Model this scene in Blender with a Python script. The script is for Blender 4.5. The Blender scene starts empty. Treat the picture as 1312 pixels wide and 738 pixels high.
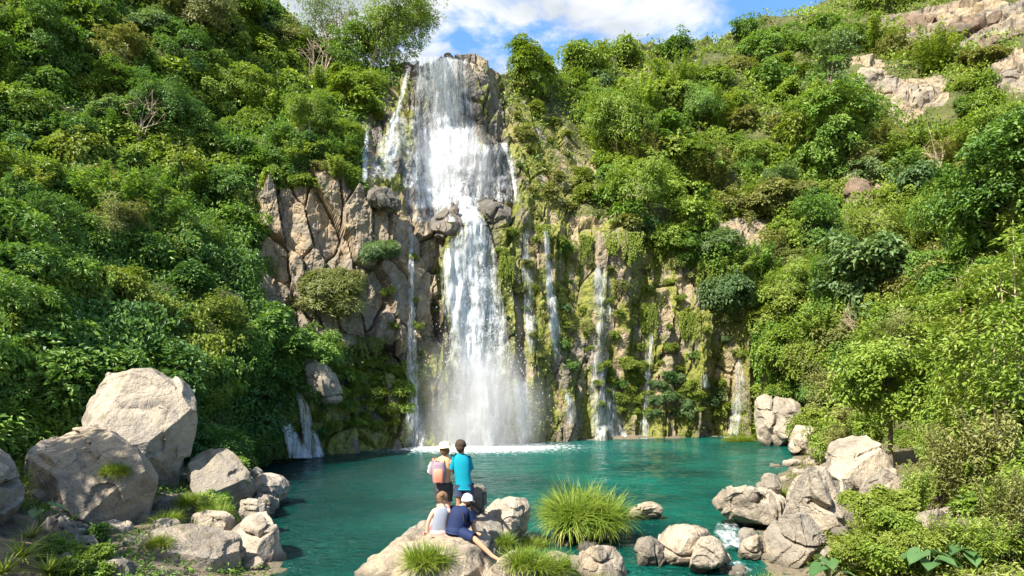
import bpy, bmesh, math, random
import numpy as np
from mathutils import Vector, Matrix
from mathutils.bvhtree import BVHTree
R = math.radians
rng = np.random.default_rng(7)
random.seed(7)
scene = bpy.context.scene
COL = scene.collection
F, CX, YH, H = 855.0, 656.0, 488.0, 3.8      # eye 3.8 m above the water; used to lay points out in metres

def at(px, py, Y):
    return np.array([(px-CX)*Y/F, Y, H-(py-YH)*Y/F])
def atw(px, py, z=0.0):                       # point on a level plane
    Y = F*(H-z)/(py-YH)
    return np.array([(px-CX)*Y/F, Y, z])

# ------------------------------------------------------------------ numpy noise
def _h(i, j, k, s):
    i = i.astype(np.int64).astype(np.uint64); j = j.astype(np.int64).astype(np.uint64); k = k.astype(np.int64).astype(np.uint64)
    n = (i*np.uint64(73856093)) ^ (j*np.uint64(19349663)) ^ (k*np.uint64(83492791)) ^ np.uint64(s*2654435761 & 0xffffffff)
    n = (n ^ (n >> np.uint64(13)))*np.uint64(0x9E3779B97F4A7C15)
    n = (n ^ (n >> np.uint64(29)))*np.uint64(0xBF58476D1CE4E5B9)
    n = n ^ (n >> np.uint64(32))
    return (n & np.uint64(0xffffff)).astype(np.float64)/float(0xffffff)
def vnoise(x, y, z, s=0):
    x = np.asarray(x, float); y = np.asarray(y, float)+0*x; z = np.asarray(z, float)+0*x
    xi, yi, zi = np.floor(x), np.floor(y), np.floor(z)
    fx, fy, fz = x-xi, y-yi, z-zi
    fx = fx*fx*(3-2*fx); fy = fy*fy*(3-2*fy); fz = fz*fz*(3-2*fz)
    r = 0
    for a in (0, 1):
        for b in (0, 1):
            for c in (0, 1):
                w = (fx if a else 1-fx)*(fy if b else 1-fy)*(fz if c else 1-fz)
                r = r + w*_h(xi+a, yi+b, zi+c, s)
    return r*2-1
def fbm(x, y, z, o=4, s=0, g=.5):
    r = 0; a = 1.; f = 1.
    for k in range(o):
        r = r + a*vnoise(x*f+13.1*k, y*f-7.7*k, z*f+3.3*k, s+k); a *= g; f *= 2.03
    return r
def worley(a, b, s=0):
    ai, bi = np.floor(a), np.floor(b)
    f1 = np.full(a.shape, 9.); f2 = np.full(a.shape, 9.)
    ca = np.zeros(a.shape); cb = np.zeros(a.shape); ci = np.zeros(a.shape); cj = np.zeros(a.shape)
    z = np.zeros(a.shape)
    for i in (-1, 0, 1):
        for j in (-1, 0, 1):
            qa = ai+i+.1+.8*_h(ai+i, bi+j, z, s); qb = bi+j+.1+.8*_h(ai+i, bi+j, z, s+1)
            d = np.hypot(qa-a, qb-b)
            near = d < f1
            f2 = np.where(near, f1, np.minimum(f2, d))
            ca = np.where(near, qa, ca); cb = np.where(near, qb, cb); ci = np.where(near, ai+i, ci); cj = np.where(near, bi+j, cj)
            f1 = np.where(near, d, f1)
    return f1, f2, ca, cb, _h(ci, cj, z, s+2), _h(ci, cj, z, s+3), _h(ci, cj, z, s+4)
def sstep(a, b, x):
    t = np.clip((x-a)/(b-a), 0, 1); return t*t*(3-2*t)
def inpoly(px, py, poly):
    c = np.zeros(np.shape(px), bool)
    n = len(poly)
    for i in range(n):
        x0, y0 = poly[i]; x1, y1 = poly[(i+1) % n]
        if y0 == y1: continue
        m = ((y0 > py) != (y1 > py)) & (px < (x1-x0)*(py-y0)/(y1-y0)+x0)
        c ^= m
    return c
def polydist(px, py, poly):
    d = np.full(np.shape(px), 1e9)
    n = len(poly)
    for i in range(n):
        x0, y0 = poly[i]; x1, y1 = poly[(i+1) % n]
        vx, vy = x1-x0, y1-y0
        t = np.clip(((px-x0)*vx+(py-y0)*vy)/(vx*vx+vy*vy+1e-9), 0, 1)
        d = np.minimum(d, np.hypot(px-x0-t*vx, py-y0-t*vy))
    return np.where(inpoly(px, py, poly), -d, d)
def blur(a, n, it=2):
    for _ in range(it):
        for ax in (0, 1):
            pad = [(n, n) if k == ax else (0, 0) for k in (0, 1)]
            c = np.cumsum(np.pad(a, pad, mode='edge'), axis=ax)
            c = np.concatenate([np.zeros_like(np.take(c, [0], axis=ax)), c], axis=ax)
            L = a.shape[ax]
            hi = np.take(c, np.arange(2*n+1, 2*n+1+L), axis=ax); lo = np.take(c, np.arange(0, L), axis=ax)
            a = (hi-lo)/(2*n+1)
    return a

# ------------------------------------------------------------------ object helpers
def mesh_np(name, V, Q, mat=None, smooth=True, attrs=None, fattrs=None):
    """mesh from vertex array and an (n,k) face array"""
    me = bpy.data.meshes.new(name)
    V = np.asarray(V, np.float32).reshape(-1, 3); Q = np.asarray(Q, np.int32)
    n, k = Q.shape
    me.vertices.add(len(V)); me.vertices.foreach_set('co', V.ravel())
    me.loops.add(n*k); me.loops.foreach_set('vertex_index', Q.ravel())
    me.polygons.add(n); me.polygons.foreach_set('loop_start', np.arange(0, n*k, k, dtype=np.int32))
    me.polygons.foreach_set('use_smooth', np.full(n, smooth))
    for nm, arr in (attrs or {}).items():
        at_ = me.attributes.new(nm, 'FLOAT', 'POINT'); at_.data.foreach_set('value', np.asarray(arr, np.float32).ravel())
    for nm, arr in (fattrs or {}).items():
        at_ = me.attributes.new(nm, 'FLOAT', 'FACE'); at_.data.foreach_set('value', np.asarray(arr, np.float32).ravel())
    me.update(calc_edges=True); me.validate()
    if mat: me.materials.append(mat)
    return me
def link(name, me, parent=None):
    o = bpy.data.objects.new(name, me); COL.objects.link(o)
    if parent: o.parent = parent
    return o
def tag(o, label=None, cat=None, group=None, kind=None):
    if label: o['label'] = label
    if cat: o['category'] = cat
    if group: o['group'] = group
    if kind: o['kind'] = kind
    return o
def empty(name, loc, rz=0):
    o = bpy.data.objects.new(name, None); COL.objects.link(o)
    o.location = loc; o.rotation_euler = (0, 0, rz); o.empty_display_size = .2
    return o
def merge(parts):
    """[(V,Q)...] of equal k -> (V,Q)"""
    vs = []; qs = []; n = 0
    for V, Q in parts:
        vs.append(np.asarray(V)); qs.append(np.asarray(Q)+n); n += len(V)
    return np.concatenate(vs), np.concatenate(qs)
def grid_quads(nr, nc):
    i = np.arange(nr*nc).reshape(nr, nc)
    return np.stack([i[:-1, :-1], i[:-1, 1:], i[1:, 1:], i[1:, :-1]], -1).reshape(-1, 4)
def tube(pts, rad, seg=6):
    pts = np.asarray(pts, float); rad = np.broadcast_to(np.asarray(rad, float), (len(pts),))
    t = np.gradient(pts, axis=0); t /= np.linalg.norm(t, axis=1, keepdims=True)+1e-9
    up = np.array([.31, .17, .93]); u = np.cross(t, up); u /= np.linalg.norm(u, axis=1, keepdims=True)+1e-9
    v = np.cross(t, u)
    a = np.linspace(0, 2*np.pi, seg, endpoint=False)
    V = pts[:, None]+rad[:, None, None]*(np.cos(a)[None, :, None]*u[:, None]+np.sin(a)[None, :, None]*v[:, None])
    i = np.arange(len(pts)*seg).reshape(len(pts), seg)
    Q = np.stack([i[:-1], np.roll(i[:-1], -1, 1), np.roll(i[1:], -1, 1), i[1:]], -1).reshape(-1, 4)
    return V.reshape(-1, 3), Q

# ------------------------------------------------------------------ materials
class NT:
    def __init__(s, name):
        s.m = bpy.data.materials.new(name); s.m.use_nodes = True
        s.t = s.m.node_tree; s.n = s.t.nodes; s.l = s.t.links
        s.b = s.n['Principled BSDF']; s.out = s.n['Material Output']
    def node(s, typ, **kw):
        n = s.n.new(typ)
        for k, v in kw.items():
            if k.startswith('i_'):
                key = k[2:]; key = int(key) if key.isdigit() else key.replace('_', ' ')
                n.inputs[key].default_value = v
            else: setattr(n, k, v)
        return n
    def link(s, a, b): s.l.new(a, b)
    def attr(s, nm): return s.node('ShaderNodeAttribute', attribute_name=nm).outputs['Fac']
    def noise(s, scale, detail=4, rough=.55, vec=None, sc=(1, 1, 1), dist=0):
        if vec is None: vec = s.pos()
        mp = s.node('ShaderNodeMapping'); mp.inputs['Scale'].default_value = sc; s.link(vec, mp.inputs['Vector'])
        n = s.node('ShaderNodeTexNoise'); n.inputs['Scale'].default_value = scale; n.inputs['Detail'].default_value = detail
        n.inputs['Roughness'].default_value = rough; n.inputs['Distortion'].default_value = dist
        s.link(mp.outputs[0], n.inputs['Vector']); return n.outputs['Fac']
    def pos(s):
        return s.node('ShaderNodeNewGeometry').outputs['Position']
    def obj(s):
        return s.node('ShaderNodeTexCoord').outputs['Object']
    def ramp(s, fac, stops, interp='LINEAR'):
        r = s.node('ShaderNodeValToRGB'); e = r.color_ramp.elements; r.color_ramp.interpolation = interp
        while len(e) < len(stops): e.new(.5)
        for k, (p, c) in enumerate(stops):
            e[k].position = p; e[k].color = (*c, 1) if len(c) == 3 else c
        s.link(fac, r.inputs[0]); return r.outputs['Color']
    def val(s, fac, a, b):
        r = s.node('ShaderNodeMapRange', interpolation_type='SMOOTHSTEP'); r.inputs[1].default_value = a; r.inputs[2].default_value = b
        s.link(fac, r.inputs[0]); return r.outputs[0]
    def mix(s, fac, a, b, mode='MIX'):
        m = s.node('ShaderNodeMix', data_type='RGBA', blend_type=mode)
        for v, i in ((fac, 0), (a, 6), (b, 7)):
            if isinstance(v, (int, float)): m.inputs[i].default_value = v
            elif isinstance(v, tuple): m.inputs[i].default_value = (*v, 1)
            else: s.link(v, m.inputs[i])
        return m.outputs[2]
    def math(s, op, a, b=0.):
        m = s.node('ShaderNodeMath', operation=op)
        for v, i in ((a, 0), (b, 1)):
            if isinstance(v, (int, float)): m.inputs[i].default_value = v
            else: s.link(v, m.inputs[i])
        return m.outputs[0]
    def bump(s, h, strength=.5, dist=.05):
        b = s.node('ShaderNodeBump'); b.inputs['Strength'].default_value = strength; b.inputs['Distance'].default_value = dist
        s.link(h, b.inputs['Height']); s.link(b.outputs[0], s.b.inputs['Normal']); return b

def plain(name, col, rough=.7, vary=.15, scale=30):
    t = NT(name); n = t.noise(scale, 3, vec=t.obj())
    c0 = tuple(max(0, c*(1-vary)) for c in col); c1 = tuple(min(1, c*(1+vary)) for c in col)
    t.link(t.ramp(n, [(.3, c0), (.7, c1)]), t.b.inputs['Base Color']); t.b.inputs['Roughness'].default_value = rough
    t.b.inputs['Specular IOR Level'].default_value = .25
    t.bump(n, .2, .01)
    return t.m

def rock_mat(name, tan=(.335, .268, .19), grey=(.225, .197, .158), dark=(.075, .066, .055), cliff=False):
    t = NT(name)
    p = t.pos()
    n1 = t.noise(.35, 5, .6, p); n2 = t.noise(2.2, 6, .65, p); n3 = t.noise(14, 5, .7, p)
    st = t.noise(1.3, 4, .6, p, sc=(1, 1, .12), dist=.4)           # run-off stains
    c = t.mix(t.val(n1, .40, .60), tan, grey)
    c = t.mix(t.math('MULTIPLY', t.val(st, .52, .68), .55), c, (.17, .14, .11))
    c = t.mix(t.math('MULTIPLY', t.val(n2, .50, .68), .8), c, tuple(.5*x for x in tan))
    c = t.mix(t.math('MULTIPLY', t.val(n2, .47, .32), .5), c, tuple(min(1, 1.35*x) for x in tan))
    c = t.mix(t.math('MULTIPLY', t.val(n3, .54, .70), .7), c, tuple(.4*x for x in grey))
    if cliff:
        rust = t.noise(.9, 4, .6, p, sc=(1, 1, .25))
        c = t.mix(t.math('MULTIPLY', t.val(rust, .60, .72), .5), c, (.25, .13, .05))
        w = t.attr('wet')
        wn = t.math('ADD', w, t.math('MULTIPLY', t.math('SUBTRACT', st, .5), 1.6))
        wm = t.val(wn, .35, .75)
        c = t.mix(t.math('MULTIPLY', wm, .8), c, dark)
        m = t.attr('moss')
        mn = t.noise(.8, 5, .65, p, sc=(1, 1, .35)); mf = t.noise(5, 4, .6, p)
        mm = t.val(t.math('ADD', m, t.math('MULTIPLY', t.math('SUBTRACT', mn, .5), 2.2)), .42, .72)
        mc = t.ramp(mf, [(.3, (.045, .055, .008)), (.5, (.15, .165, .018)), (.7, (.26, .24, .04))])
        c = t.mix(t.math('MULTIPLY', mm, .9), c, mc)
        r = t.mix(wm, (.85, .85, .85), (.3, .3, .3)); t.link(r, t.b.inputs['Roughness'])
    else:
        up = t.node('ShaderNodeSeparateXYZ'); t.link(t.node('ShaderNodeNewGeometry').outputs['Normal'], up.inputs[0])
        li = t.noise(5, 5, .7, p)
        bl = t.noise(.9, 5, .7, p, sc=(1, 1, .5), dist=.6)                                      # dark weathering patches
        c = t.mix(t.math('MULTIPLY', t.val(bl, .56, .66), .6), c, (.10, .088, .07))
        c = t.mix(t.math('MULTIPLY', t.val(t.noise(3.1, 3, .6, p), .66, .70), .5), c, (.40, .37, .31))
        lm = t.math('MULTIPLY', t.val(li, .56, .66), t.val(up.outputs['Z'], .1, .8))
        c = t.mix(t.math('MULTIPLY', lm, .45), c, (.16, .16, .06))
        z = t.node('ShaderNodeSeparateXYZ'); t.link(p, z.inputs[0])
        wl = t.val(t.math('ADD', z.outputs['Z'], t.math('MULTIPLY', n2, .3)), .42, .20)   # wet band at the waterline
        c = t.mix(t.math('MULTIPLY', wl, .75), c, (.06, .055, .04))
        t.b.inputs['Roughness'].default_value = .85
    t.link(c, t.b.inputs['Base Color']); t.b.inputs['Specular IOR Level'].default_value = .3
    vo = t.node('ShaderNodeTexVoronoi', feature='DISTANCE_TO_EDGE'); vo.inputs['Scale'].default_value = .75 if cliff else 1.1
    mp = t.node('ShaderNodeMapping'); mp.inputs['Scale'].default_value = (1, 1, .45 if cliff else .8); mp.inputs['Rotation'].default_value = (.2, .15, .3)
    wv = t.node('ShaderNodeVectorMath', operation='ADD'); t.link(p, wv.inputs[0])
    nv = t.node('ShaderNodeTexNoise'); nv.inputs['Scale'].default_value = 1.3; nv.inputs['Detail'].default_value = 4; t.link(p, nv.inputs['Vector']); t.link(nv.outputs['Color'], wv.inputs[1])
    t.link(wv.outputs[0], mp.inputs['Vector']); t.link(mp.outputs[0], vo.inputs['Vector'])
    cr = t.val(vo.outputs['Distance'], .0, .045 if cliff else .03)
    hgt = t.math('ADD', t.math('MULTIPLY', cr, .4 if cliff else .07), t.math('ADD', t.math('MULTIPLY', n2, 1.), t.math('MULTIPLY', n3, .2)))
    t.bump(hgt, .9, .16)
    return t.m

def leaf_mat(name, stops, trans=.35, rough=.5, rnd=.25):
    t = NT(name)
    ti = t.attr('tint'); oi = t.node('ShaderNodeObjectInfo').outputs['Random']
    f = t.math('ADD', t.math('MULTIPLY', ti, 1-rnd), t.math('MULTIPLY', oi, rnd))
    c = t.ramp(f, stops)
    t.link(c, t.b.inputs['Base Color']); t.b.inputs['Roughness'].default_value = rough
    t.b.inputs['Specular IOR Level'].default_value = .35
    tr = t.node('ShaderNodeBsdfTranslucent'); t.link(t.mix(1., c, (1.25, 1.2, .55), 'MULTIPLY'), tr.inputs['Color'])
    mx = t.node('ShaderNodeMixShader'); mx.inputs[0].default_value = trans
    t.link(t.b.outputs[0], mx.inputs[1]); t.link(tr.outputs[0], mx.inputs[2]); t.link(mx.outputs[0], t.out.inputs[0])
    return t.m

M = {}
M['rock'] = rock_mat('boulder_rock')
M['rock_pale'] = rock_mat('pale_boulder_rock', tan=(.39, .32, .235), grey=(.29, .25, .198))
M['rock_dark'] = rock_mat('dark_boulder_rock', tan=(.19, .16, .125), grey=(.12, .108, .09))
M['cliff'] = rock_mat('cliff_rock', tan=(.325, .245, .15), grey=(.20, .172, .13), cliff=True)
def _soil():
    t = NT('hill_soil'); n = t.noise(.7, 5, .6); n2 = t.noise(6, 5, .7)
    c = t.ramp(n, [(.3, (.05, .06, .014)), (.55, (.09, .10, .024)), (.75, (.17, .145, .06))])
    c = t.mix(t.val(n2, .5, .7), c, (.035, .04, .012))
    t.link(c, t.b.inputs['Base Color']); t.b.inputs['Roughness'].default_value = .95; t.bump(n2, .8, .2); return t.m
M['soil'] = _soil()
def _ground():
    t = NT('bank_ground'); n = t.noise(.5, 5, .6); n2 = t.noise(5, 6, .7)
    c = t.ramp(n, [(.3, (.11, .09, .055)), (.55, (.19, .15, .095)), (.7, (.10, .10, .03))])
    c = t.mix(t.val(n2, .45, .7), c, (.055, .05, .03))
    t.link(c, t.b.inputs['Base Color']); t.b.inputs['Roughness'].default_value = .95; t.bump(n2, .8, .12); return t.m
M['ground'] = _ground()
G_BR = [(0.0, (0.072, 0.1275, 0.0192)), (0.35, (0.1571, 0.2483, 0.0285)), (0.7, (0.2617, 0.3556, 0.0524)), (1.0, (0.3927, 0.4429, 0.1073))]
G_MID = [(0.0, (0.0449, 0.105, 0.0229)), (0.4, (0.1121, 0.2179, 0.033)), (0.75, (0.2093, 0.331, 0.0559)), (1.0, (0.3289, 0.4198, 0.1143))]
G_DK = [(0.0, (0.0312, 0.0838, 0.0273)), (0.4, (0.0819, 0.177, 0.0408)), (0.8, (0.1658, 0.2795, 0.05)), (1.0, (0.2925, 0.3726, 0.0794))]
G_OL = [(0.0, (0.0784, 0.0982, 0.0297)), (0.4, (0.1699, 0.1962, 0.0495)), (0.8, (0.2744, 0.2868, 0.0909)), (1.0, (0.3919, 0.3622, 0.1485))]
G_LI = [(0.0, (0.0915, 0.1301, 0.0185)), (0.4, (0.1727, 0.2377, 0.0277)), (0.8, (0.2745, 0.3283, 0.0554)), (1.0, (0.3659, 0.3848, 0.1109))]
G_BL = [(0.0, (0.0546, 0.1073, 0.0429)), (0.4, (0.117, 0.2002, 0.0715)), (0.8, (0.2028, 0.286, 0.1073)), (1.0, (0.312, 0.3861, 0.1573))]
G_GR = [(0.0, (0.0858, 0.1529, 0.0187)), (0.4, (0.1859, 0.2766, 0.0312)), (0.75, (0.3146, 0.3786, 0.0546)), (1.0, (0.5148, 0.4659, 0.156))]
for k, s in dict(bright=G_BR, mid=G_MID, dark=G_DK, olive=G_OL, lime=G_LI, blue=G_BL).items():
    M[k] = leaf_mat('leaves_'+k, s)
M['grass'] = leaf_mat('grass_blades', G_GR, .4, .55, .1)
M['bark'] = plain('bark', (.16, .125, .09), .9, .4, 8)
M['palebark'] = plain('pale_bark', (.42, .33, .23), .85, .25, 8)
# ------------------------------------------------------------------ terrain: one amphitheatre of hillside and cliff
ST = {  # bearing column: (height row, distance) from the foot up
 -300: [(620,12),(520,12.5),(400,15),(200,22),(0,30),(-350,44)],
 0: [(600,17),(520,18),(450,20),(300,26),(150,33),(0,40),(-250,54)],
 150: [(600,23),(520,24),(450,25),(300,30),(150,37),(0,45),(-200,58)],
 250: [(600,28),(520,28.6),(450,29.5),(300,33.5),(150,40),(0,49),(-120,58)],
 320: [(600,31.5),(500,32.5),(430,34),(330,36),(230,37),(150,42),(0,52),(-30,54)],
 360: [(590,32.5),(500,34),(430,36),(330,36.6),(230,37.6),(150,43),(30,51)],
 420: [(583,34),(500,36),(445,38),(425,36.3),(330,37.3),(230,38.5),(200,40),(120,46),(50,51)],
 480: [(578,36),(480,38.4),(455,40),(432,37.5),(330,38.3),(240,39.5),(165,44),(80,50)],
 530: [(573,38),(480,39),(300,40),(265,42),(160,45),(75,48.5)],
 560: [(571,39.4),(420,40.5),(292,41.2),(275,43.2),(180,46.2),(72,49.5)],
 620: [(570,39.8),(420,40.8),(288,41.5),(272,43.8),(250,44.3),(192,45),(180,46.8),(72,50)],
 680: [(566,41),(400,42),(290,42.8),(270,45),(180,49),(95,54)],
 760: [(563,43),(400,44),(310,44.8),(280,47.5),(150,57),(60,68)],
 880: [(560,45),(400,46),(330,46.8),(300,49),(200,55),(100,65),(50,73)],
 960: [(558,46),(440,46),(340,47.3),(200,55),(100,65),(30,76)],
 1020: [(560,44),(450,44),(350,46.5),(200,54),(100,64),(0,80)],
 1100: [(560,36),(500,37),(420,40),(300,45),(150,56),(50,70),(-40,82)],
 1200: [(580,28),(500,30),(400,35),(300,41),(150,53),(0,72),(-90,84)],
 1312: [(620,20),(520,22),(400,27),(300,33),(150,45),(0,64),(-160,84)],
 1620: [(700,11),(520,13),(400,17),(300,21),(100,32),(-100,45),(-300,62)]}
RIDGE = [(-300,-350),(0,-250),(200,-120),(320,-25),(365,15),(400,55),(470,85),(520,80),(545,73),(600,73),(640,92),(700,102),(750,80),(800,72),
         (880,64),(960,45),(1000,22),(1050,-5),(1120,-45),(1200,-95),(1312,-165),(1620,-300)]
cols = np.concatenate([np.arange(-300, 300, 4), np.arange(300, 1010, 1.6), np.arange(1010, 1624, 3.4)])
NR = 430
spx = np.array(sorted(ST)); pyax = np.arange(-360, 720, 2.)
Yst = np.array([np.interp(pyax, [p[0] for p in ST[k]][::-1], [p[1] for p in ST[k]][::-1]) for k in spx])
Ymap = np.empty((len(pyax), len(cols)))
for r in range(len(pyax)): Ymap[r] = np.interp(cols, spx, Yst[:, r])
Ymap = blur(Ymap, 2, 2)
ridge = np.interp(cols, [p[0] for p in RIDGE], [p[1] for p in RIDGE])
ridge = ridge + 4*fbm(cols*.03, cols*0, cols*0, 3, 5)*(1-sstep(480, 515, cols)*sstep(650, 615, cols))+5*sstep(515, 530, cols)*sstep(608, 596, cols)
ybase = np.array([Ymap[int((590+360)/2), c] for c in range(len(cols))])
base = YH+(H+1.6)*F/ybase
t = np.linspace(0, 1, NR)[:, None]
PY = base[None]*(1-t)+ridge[None]*t
PX = np.broadcast_to(cols[None], PY.shape)
def ymap_at(px, py):
    ci = np.interp(px, cols, np.arange(len(cols))); ri = np.clip((np.asarray(py)+360)/2, 0, len(pyax)-1.01)
    c0 = np.clip(ci.astype(int), 0, len(cols)-2); r0 = ri.astype(int); fc = ci-c0; fr = ri-r0
    return (Ymap[r0, c0]*(1-fc)+Ymap[r0, c0+1]*fc)*(1-fr)+(Ymap[r0+1, c0]*(1-fc)+Ymap[r0+1, c0+1]*fc)*fr
YY = ymap_at(PX.ravel(), PY.ravel()).reshape(PY.shape)
X3 = (PX-CX)*YY/F; Z3 = H-(PY-YH)*YY/F
ROCKS = {
 'cliff': [(322,235),(345,222),(420,216),(470,232),(530,250),(560,290),(565,440),(530,470),(440,434),(420,424),(375,445),(345,440),(330,330)],
 'under': [(430,430),(540,440),(545,590),(300,620),(300,575),(330,560),(380,500),(440,470)],
 'falls': [(460,160),(515,75),(605,68),(640,95),(650,150),(655,190),(675,290),(560,300),(455,245)],
 'slope': [(640,110),(690,105),(730,180),(760,260),(700,290),(670,280),(650,190)],
 'curtain': [(560,280),(640,270),(700,272),(760,285),(830,298),(900,325),(950,350),(985,400),(1000,520),(985,600),(540,620),(535,440)],
 'outcrop': [(1090,85),(1130,88),(1160,98),(1212,105),(1214,160),(1160,170),(1125,138)],
 'band': [(1120,28),(1200,8),(1400,-10),(1400,60),(1230,64),(1130,45)],
 'corner': [(1272,95),(1400,70),(1400,130),(1285,130)],
 'niche': [(1076,222),(1132,238),(1122,302),(1085,305)],
 'nose': [(922,292),(962,268),(985,290),(945,338)], 'gap': [(775,78),(850,88),(848,108),(790,112)]}
wob = 14*fbm(X3*.35, YY*.35, Z3*.35, 3, 21)
rock = np.zeros(PY.shape); RM = {}
for k, pl in ROCKS.items():
    RM[k] = sstep(9, -9, polydist(PX, PY, pl)+wob)
    rock = np.maximum(rock, RM[k]*(.62 if k == 'slope' else 1))
def smap(pl, soft): return sstep(soft, -soft, polydist(PX, PY, pl))
wet = np.maximum.reduce([smap([(470,170),(520,70),(610,70),(665,190),(680,280),(660,400),(680,600),(540,600),(560,300),(520,270)], 20)*.95,
                         RM['under']*.75, smap([(660,280),(720,280),(720,470),(660,470)], 16)*.5, smap([(540,520),(1000,500),(1000,620),(540,620)], 18)*.5, RM['curtain']*.30, RM['band']*.5, RM['outcrop']*.34, RM['corner']*.4, RM['gap']*.4, RM['nose']*.3])
moss = np.maximum.reduce([RM['curtain']*.60, RM['slope']*.62, RM['under']*.62, smap([(505,90),(545,90),(520,260),(465,260)], 15)*.7, RM['falls']*.3,
                          smap([(350,225),(520,225),(520,262),(350,262)], 14)*.45])
moss = np.where(RM['cliff'] > .5, np.minimum(moss, .30), moss)
# normals of the smooth surface
def gnorm(X, Y, Z):
    P_ = np.stack([X, Y, Z], -1)
    du = np.gradient(P_, axis=1); dv = np.gradient(P_, axis=0)
    n = np.cross(du, dv); n /= np.linalg.norm(n, axis=-1, keepdims=True)+1e-9
    return n
N3 = gnorm(X3, YY, Z3)
N3 = np.stack([blur(N3[..., k], 6, 1) for k in range(3)], -1); N3 /= np.linalg.norm(N3, axis=-1, keepdims=True)
if N3[NR//2, len(cols)//2, 1] > 0: N3 = -N3
# blocks of basalt: stretched cells with tilted faces and open joints
A = (PX-CX)*.0495
B = Z3
wa = A+.35*fbm(A*.5, B*.25, A*0, 3, 31); wb = B+.6*fbm(A*.4, B*.4, A*0+5, 3, 32)
def blocks(a, b, sa, sb, s, amp, tilt, gap):
    f1, f2, ca, cb, r1, r2, r3 = worley(a/sa, b/sb, s)
    e = f2-f1
    d = amp*(r1-.5)*2+tilt*((a/sa-ca)*(r2-.5)*2+(b/sb-cb)*(r3-.3))
    return d-gap*(1-sstep(.0, .085, e))
rough = blocks(wa+.22*wb, wb, 1.6, 3.5, 41, .5, .8, .6)+blocks(wa-.1*wb, wb-.2*wa, .8, 1.7, 45, .09, .22, .07)
flute = .75*fbm(A*.75, B*.07, A*0, 3, 51)+.4*(1-np.abs(vnoise(A*1.6, B*.1, A*0+2, 52)))-.2+blocks(wa, wb, .75, 4.6, 55, .24, .3, .30)
fine = .10*fbm(A*2.2, B*2.2, YY*.6, 4, 61)
wc = np.clip(RM['cliff']+.6*RM['outcrop']+RM['corner']+.8*RM['niche']+RM['nose']*.7, 0, 1)
wcu = np.clip(np.maximum(RM['curtain'], .7*RM['falls'])*(1-RM['cliff']), 0, 1)
lay = blocks(wa, wb*1., 3.2, .55, 71, .35, .2, .35)
disp = rough*wc+flute*wcu+lay*np.maximum(RM['band'], RM['gap']*.7)+rough*.45*RM['falls']+rough*.5*RM['slope']+rough*.6*RM['under']
disp = disp + np.clip(rock, 0, 1)*fine*1.2 + .5*(RM['outcrop']+.8*RM['band']+RM['corner']+.4*RM['niche']+.2*RM['nose'])
soft = 1.3*fbm(X3*.16, YY*.16, Z3*.16, 4, 81)+2.2*(.55-np.abs(fbm(X3*.09+YY*.05, YY*.06, Z3*.05, 3, 83)))+.25*fbm(X3*.9, YY*.9, Z3*.9, 3, 85)
edge_c = sstep(0, 25, np.minimum(PX-430, 760-PX))
disp = disp + soft*(1-np.clip(rock, 0, 1)*.75)*(1-.6*edge_c)
X3 = X3+N3[..., 0]*disp; Yd = YY+N3[..., 1]*disp; Z3 = Z3+N3[..., 2]*disp
POS = np.stack([X3, Yd, Z3], -1)
NORM = gnorm(X3, Yd, Z3); NORM *= np.sign(np.sum(NORM*N3, -1, keepdims=True)+1e-9)
# the far side: the land runs on behind each crest and down
back = []
for k, (dy, dz) in enumerate([(2.5, .3), (6, -.1), (12, -1.2), (22, -5), (40, -16), (55, -30), (70, -60)]):
    p = POS[-1].copy(); sc_ = np.linalg.norm(p[:, :2], axis=1, keepdims=True)
    p[:, :2] += p[:, :2]/sc_*dy; p[:, 2] = np.maximum(p[:, 2]+dz, -1.8); back.append(p)
ALL = np.concatenate([POS, np.stack(back)], 0)
rk = np.concatenate([rock, np.repeat(rock[-1:], 7, 0)*0+0], 0); wt = np.concatenate([wet, np.zeros((7, len(cols)))], 0); ms = np.concatenate([moss, np.zeros((7, len(cols)))], 0)
Q = grid_quads(ALL.shape[0], ALL.shape[1])
fr = rk.ravel()[Q].mean(1)
def sub(mask):
    q = Q[mask]; u, inv = np.unique(q, return_inverse=True)
    return u, inv.reshape(-1, 4)
u, q = sub(fr > .5)
o = link('cliff', mesh_np('cliff', ALL.reshape(-1, 3)[u], q, M['cliff'], False, dict(wet=wt.ravel()[u], moss=ms.ravel()[u]))); tag(o, kind='structure')
u, q = sub(fr <= .5)
o = link('hillside', mesh_np('hillside', ALL.reshape(-1, 3)[u], q, M['soil'])); tag(o, kind='structure')
TERR = BVHTree.FromPolygons([tuple(v) for v in ALL[:, ::2].reshape(-1, 3)], [tuple(f) for f in grid_quads(ALL.shape[0], len(range(0, ALL.shape[1], 2)))])
EYE = Vector((0, 0, H))
def hit(px, py, bvh=None):
    d = Vector(((px-CX)/F, 1, -(py-YH)/F)).normalized()
    r = (bvh or TERR).ray_cast(EYE, d)
    return (np.array(r[0]), np.array(r[1])) if r[0] is not None else (None, None)

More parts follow.
